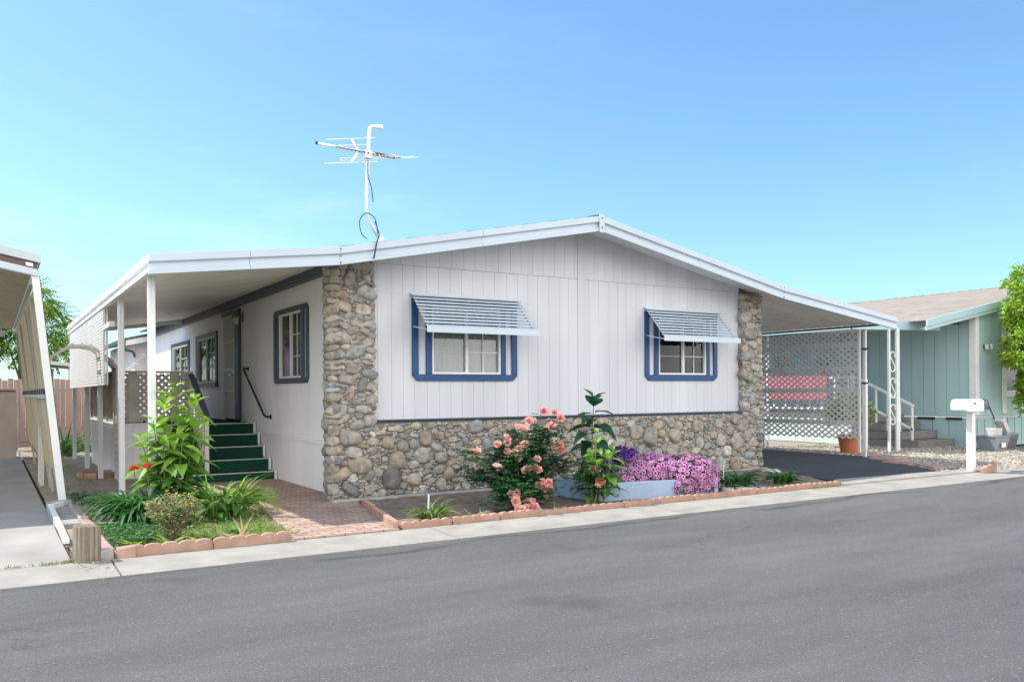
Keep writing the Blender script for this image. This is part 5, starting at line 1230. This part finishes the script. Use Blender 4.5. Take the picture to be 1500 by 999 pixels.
# the boxes lie with their doors towards +u/-v so their long side faces the camera
ax=Vector((.93,-.37,0)).normalized(); sd=Vector((-ax.y,ax.x,0)); up=Vector((0,0,1))
def mailbox_shell(c,l,w,h):
    prof=[(-w/2,0),(w/2,0)]+[(w/2*math.cos(t)*1.0,h*.66+h*.34*math.sin(t)) for t in np.linspace(0,pi,9)]
    b=MB(); b.prism(prof,-l/2,l/2,lambda a,z,d:tuple(Vector(c)+ax*d+sd*a+up*z)); return b
c1=Vector((10.40,-2.33,1.062)); b=mailbox_shell(c1,.50,.17,.185); b.build('box',M['mailbox'],mb_,bevel=.006)
b=MB(); b.prism([(-.083,.004),(.083,.004)]+[(.083*math.cos(t),.122+.062*math.sin(t)) for t in np.linspace(0,pi,9)],.251,.262,lambda a,z,d:tuple(c1+ax*d+sd*a+up*z)); dr=b.build('door',M['mailbox'],mb_,bevel=.002)
b=MB(); p=c1-sd*.0855+ax*.08+up*.11; b.beam(p-ax*.02-sd*.004,p+ax*.02-sd*.004,.012,.02); b.build('flag_stub',M['black'],mb_)
cu=bpy.data.curves.new('house_number','FONT'); cu.body='137'; cu.size=.085; cu.align_x='CENTER'; cu.extrude=.001; cu.materials.append(M['black'])
tmp=bpy.data.objects.new('tmp',cu); me=bpy.data.meshes.new_from_object(tmp); bpy.data.objects.remove(tmp); bpy.data.curves.remove(cu); me.name='house_number'
o=bpy.data.objects.new('house_number',me); COL.objects.link(o); o.parent=mb_
pz=c1+ax*.264+up*.05-Vector((10.45,-2.36,0)); mtx=Matrix((sd,up,ax)).transposed().to_4x4(); mtx.translation=pz; o.matrix_local=mtx
mb2=thing('mailbox',(10.80,-2.22,0),'dull dark grey mailbox just behind the white one','mailbox')
c2=Vector((10.80,-2.22,1.062)); b=mailbox_shell(c2,.44,.17,.185); b.build('box',M['mailbox_dk'],mb2,bevel=.006)
b=MB(); b.prism([(-.083,.004),(.083,.004)]+[(.083*math.cos(t),.122+.062*math.sin(t)) for t in np.linspace(0,pi,9)],.221,.232,lambda a,z,d:tuple(c2+ax*d+sd*a+up*z)); b.build('door',M['black'],mb2)
b=MB(); b.beam((10.60,-2.24,1.02),(10.74,-2.16,1.02),.05,.08); b.build('bracket',M['white_paint'],mb2)
b=MB(); pr_=[(0,0)]+[(.34*(1-math.cos(pi*k/6))/2,.0) for k in range(0)]
top=[]
for k in range(4):
    for q in range(5): th=pi*q/5; top.append((.34*(k+.5-.5*math.cos(th))/4,.05+.16*(k+.5)/4*.7+.03*math.sin(th)))
b.prism([(0,0)]+top+[(.34,0)],0,.06,lambda a,z,d:(a,d,z)); o=b.build('edging_chunk',M['terracotta'],bevel=.005); o.location=(10.42,-2.58,.0); o.rotation_euler=(.1,-.05,-.15); tag(o,'broken terracotta scalloped edging piece propped at the mailbox post foot','edging')
# tubs by the wall
tb=thing('storage_tub',(15.9,.15,0),'low grey plastic tub of white blocks beside the sage green skirting','tub')
b=MB(); b.hexa([(15.5,-.05,.0),(15.98,-.05,.0),(15.98,.32,.0),(15.5,.32,.0),(15.44,-.1,.33),(16.03,-.1,.33),(16.03,.37,.33),(15.44,.37,.33)]); b.box(15.42,16.05,-.12,.39,.33,.355); b.build('body',M['bin'],tb,bevel=.01); b=MB(); b.box(15.66,15.82,-.115,-.10,.10,.20); b.build('sticker',M['white_paint'],tb)
tb=thing('storage_tub',(16.3,.35,0),'dark grey crate of junk to the right of the low grey tub','tub')
b=MB(); b.hexa([(16.08,.05,.0),(16.55,.05,.0),(16.55,.4,.0),(16.08,.4,.0),(16.06,.0,.36),(16.62,.0,.36),(16.62,.45,.36),(16.06,.45,.36)]); b.build('body',M['mailbox_dk'],tb,bevel=.01); b=MB(); b.box(16.04,16.64,-.02,.47,.36,.39); b.build('rim',M['bin'],tb)
b=MB(); b.box(-.22,.22,-.1,.1,0,.17); o=b.build('white_block',M['rockw'],bevel=.01); o.location=(15.72,.1,.357); o.rotation_euler=(0,0,.1); tag(o,'white concrete block lying level on the grey tub','block')
b=MB(); b.box(-.23,.23,-.1,.1,0,.15); o=b.build('white_block',M['rockw'],bevel=.01); o.location=(16.22,.2,.50); o.rotation_euler=(0,.85,.1); tag(o,'white concrete block tilted on edge over the dark crate','block')
b=MB(); b.tube([(16.75,.35,.03),(17.05,.93,1.0)],.014,7); b.tube([(16.62,.30,.03),(16.9,.32,.03)],.012,6)
for k in range(6): b.tube([(16.64+.05*k,.30,.03),(16.64+.05*k,.24,.0)],.006,5)
tag(b.build('garden_rake',M['black'],loc=(16.75,.35,0)),'dark long-handled rake leaning on the sage green wall','rake')
tree('leafy_shrub_tree',(17.75,.15,0),'tall bright yellow-green leafy shrub in front of the sage green house','tree',4.4,[(17.75,.1,3.9,.75,.7,.6),(17.3,.05,3.3,.6,.6,.6),(17.95,.1,3.0,.8,.7,.8),(17.35,.1,2.35,.75,.6,.55),(18.1,.1,1.9,.9,.6,.8),(17.65,.1,1.25,.45,.5,.5)],15000,.13,.06,(.27,.44,.04),66,False,.06)

# ================================================================== LIGHT, SKY, CAMERA
sun=bpy.data.lights.new('sun','SUN'); sun.energy=SUN_E; sun.angle=rad(.53); sun.color=(1.0,.955,.88)
so=bpy.data.objects.new('sun',sun); COL.objects.link(so)
SD=Vector((.55,-.455,-1)).normalized(); so.rotation_euler=SD.to_track_quat('-Z','Y').to_euler(); so.location=(-10,20,30)
wd=bpy.data.worlds.new('World'); scene.world=wd; wd.use_nodes=True; nt=wd.node_tree; bg=nt.nodes['Background']
sk=nt.nodes.new('ShaderNodeTexSky'); sk.sky_type='NISHITA'; sk.sun_disc=False; sk.sun_elevation=math.asin(-SD.z); sk.sun_rotation=math.atan2(-SD.x,-SD.y)
sk.air_density=SKY_AIR; sk.dust_density=SKY_DUST; sk.ozone_density=SKY_OZ; sk.altitude=0
# clear deep blue sky; unseen cloud bank added behind the camera as fill light
tn=nt.nodes.new('ShaderNodeMix'); tn.data_type='RGBA'; tn.blend_type='MULTIPLY'; tn.inputs['Factor'].default_value=1; tn.inputs[7].default_value=(*SKY_TINT,1)
nt.links.new(sk.outputs[0],tn.inputs[6])
tc=nt.nodes.new('ShaderNodeTexCoord'); sx=nt.nodes.new('ShaderNodeSeparateXYZ'); nt.links.new(tc.outputs['Generated'],sx.inputs[0])
cn=nt.nodes.new('ShaderNodeTexNoise'); cn.inputs['Scale'].default_value=2.6; cn.inputs['Detail'].default_value=8; cn.inputs['Roughness'].default_value=.55; nt.links.new(tc.outputs['Generated'],cn.inputs['Vector'])
def mr(sock,a,b_,c,d):
    n=nt.nodes.new('ShaderNodeMapRange'); n.interpolation_type='SMOOTHSTEP'; nt.links.new(sock,n.inputs[0])
    for k,v in zip((1,2,3,4),(a,b_,c,d)): n.inputs[k].default_value=v
    return n.outputs[0]
def mm(a,b_):
    n=nt.nodes.new('ShaderNodeMath'); n.operation='MULTIPLY'; nt.links.new(a,n.inputs[0]); nt.links.new(b_,n.inputs[1]); return n.outputs[0]
fill_mask=mm(mm(mr(cn.outputs['Fac'],.36,.48,0,1),mr(sx.outputs['Y'],-.05,-.30,0,1)),mm(mr(sx.outputs['Z'],-.02,.02,0,1),mr(sx.outputs['Z'],.85,.55,0,1)))
wn_=nt.nodes.new('ShaderNodeTexNoise'); wn_.inputs['Scale'].default_value=2.2; wn_.inputs['Detail'].default_value=9; wn_.inputs['Roughness'].default_value=.6
wmp=nt.nodes.new('ShaderNodeMapping'); wmp.inputs['Scale'].default_value=(1,1,4.5); nt.links.new(tc.outputs['Generated'],wmp.inputs['Vector']); nt.links.new(wmp.outputs[0],wn_.inputs['Vector'])
wm=nt.nodes.new('ShaderNodeMix'); wm.data_type='RGBA'; nt.links.new(mm(mr(wn_.outputs['Fac'],.50,.78,0,.30),mr(sx.outputs['Z'],.35,.06,.15,1)),wm.inputs['Factor']); nt.links.new(tn.outputs[2],wm.inputs[6]); wm.inputs[7].default_value=(FILL_AND_WISP*.55,FILL_AND_WISP*.58,FILL_AND_WISP*.62,1); wisp=wm.outputs[2]
cm=nt.nodes.new('ShaderNodeMix'); cm.data_type='RGBA'; nt.links.new(fill_mask,cm.inputs['Factor']); nt.links.new(wisp,cm.inputs[6]); cm.inputs[7].default_value=(FILL_AND_WISP,FILL_AND_WISP*.985,FILL_AND_WISP*.97,1)
nt.links.new(cm.outputs[2],bg.inputs[0]); bg.inputs[1].default_value=SKY_S

A_=math.atan2(.5275,.8495); fu,fv=math.sin(A_),math.cos(A_); TH=.0065
fw=Vector((fu,fv,0)); rt=Vector((fv,-fu,0)); upv=Vector((0,0,1))
r_=rt*math.cos(TH)-upv*math.sin(TH); u_=rt*math.sin(TH)+upv*math.cos(TH)
cam=bpy.data.cameras.new('camera'); co=bpy.data.objects.new('camera',cam); COL.objects.link(co)
mw=Matrix((r_,u_,-fw)).transposed().to_4x4(); mw.translation=Vector((-3.7019,-10.3919,1.42)); co.matrix_world=mw
cam.sensor_fit='HORIZONTAL'; cam.sensor_width=36; cam.lens=1232/1500*36; cam.shift_y=74.5/1500; cam.clip_end=2000; cam.clip_start=.05
scene.camera=co
scene.view_settings.view_transform='Standard'; scene.view_settings.look='None'; scene.view_settings.gamma=1; scene.view_settings.exposure=EXPO
scene.view_settings.use_curve_mapping=False
scene.cycles.max_bounces=8; scene.cycles.transparent_max_bounces=12; scene.cycles.sample_clamp_indirect=8
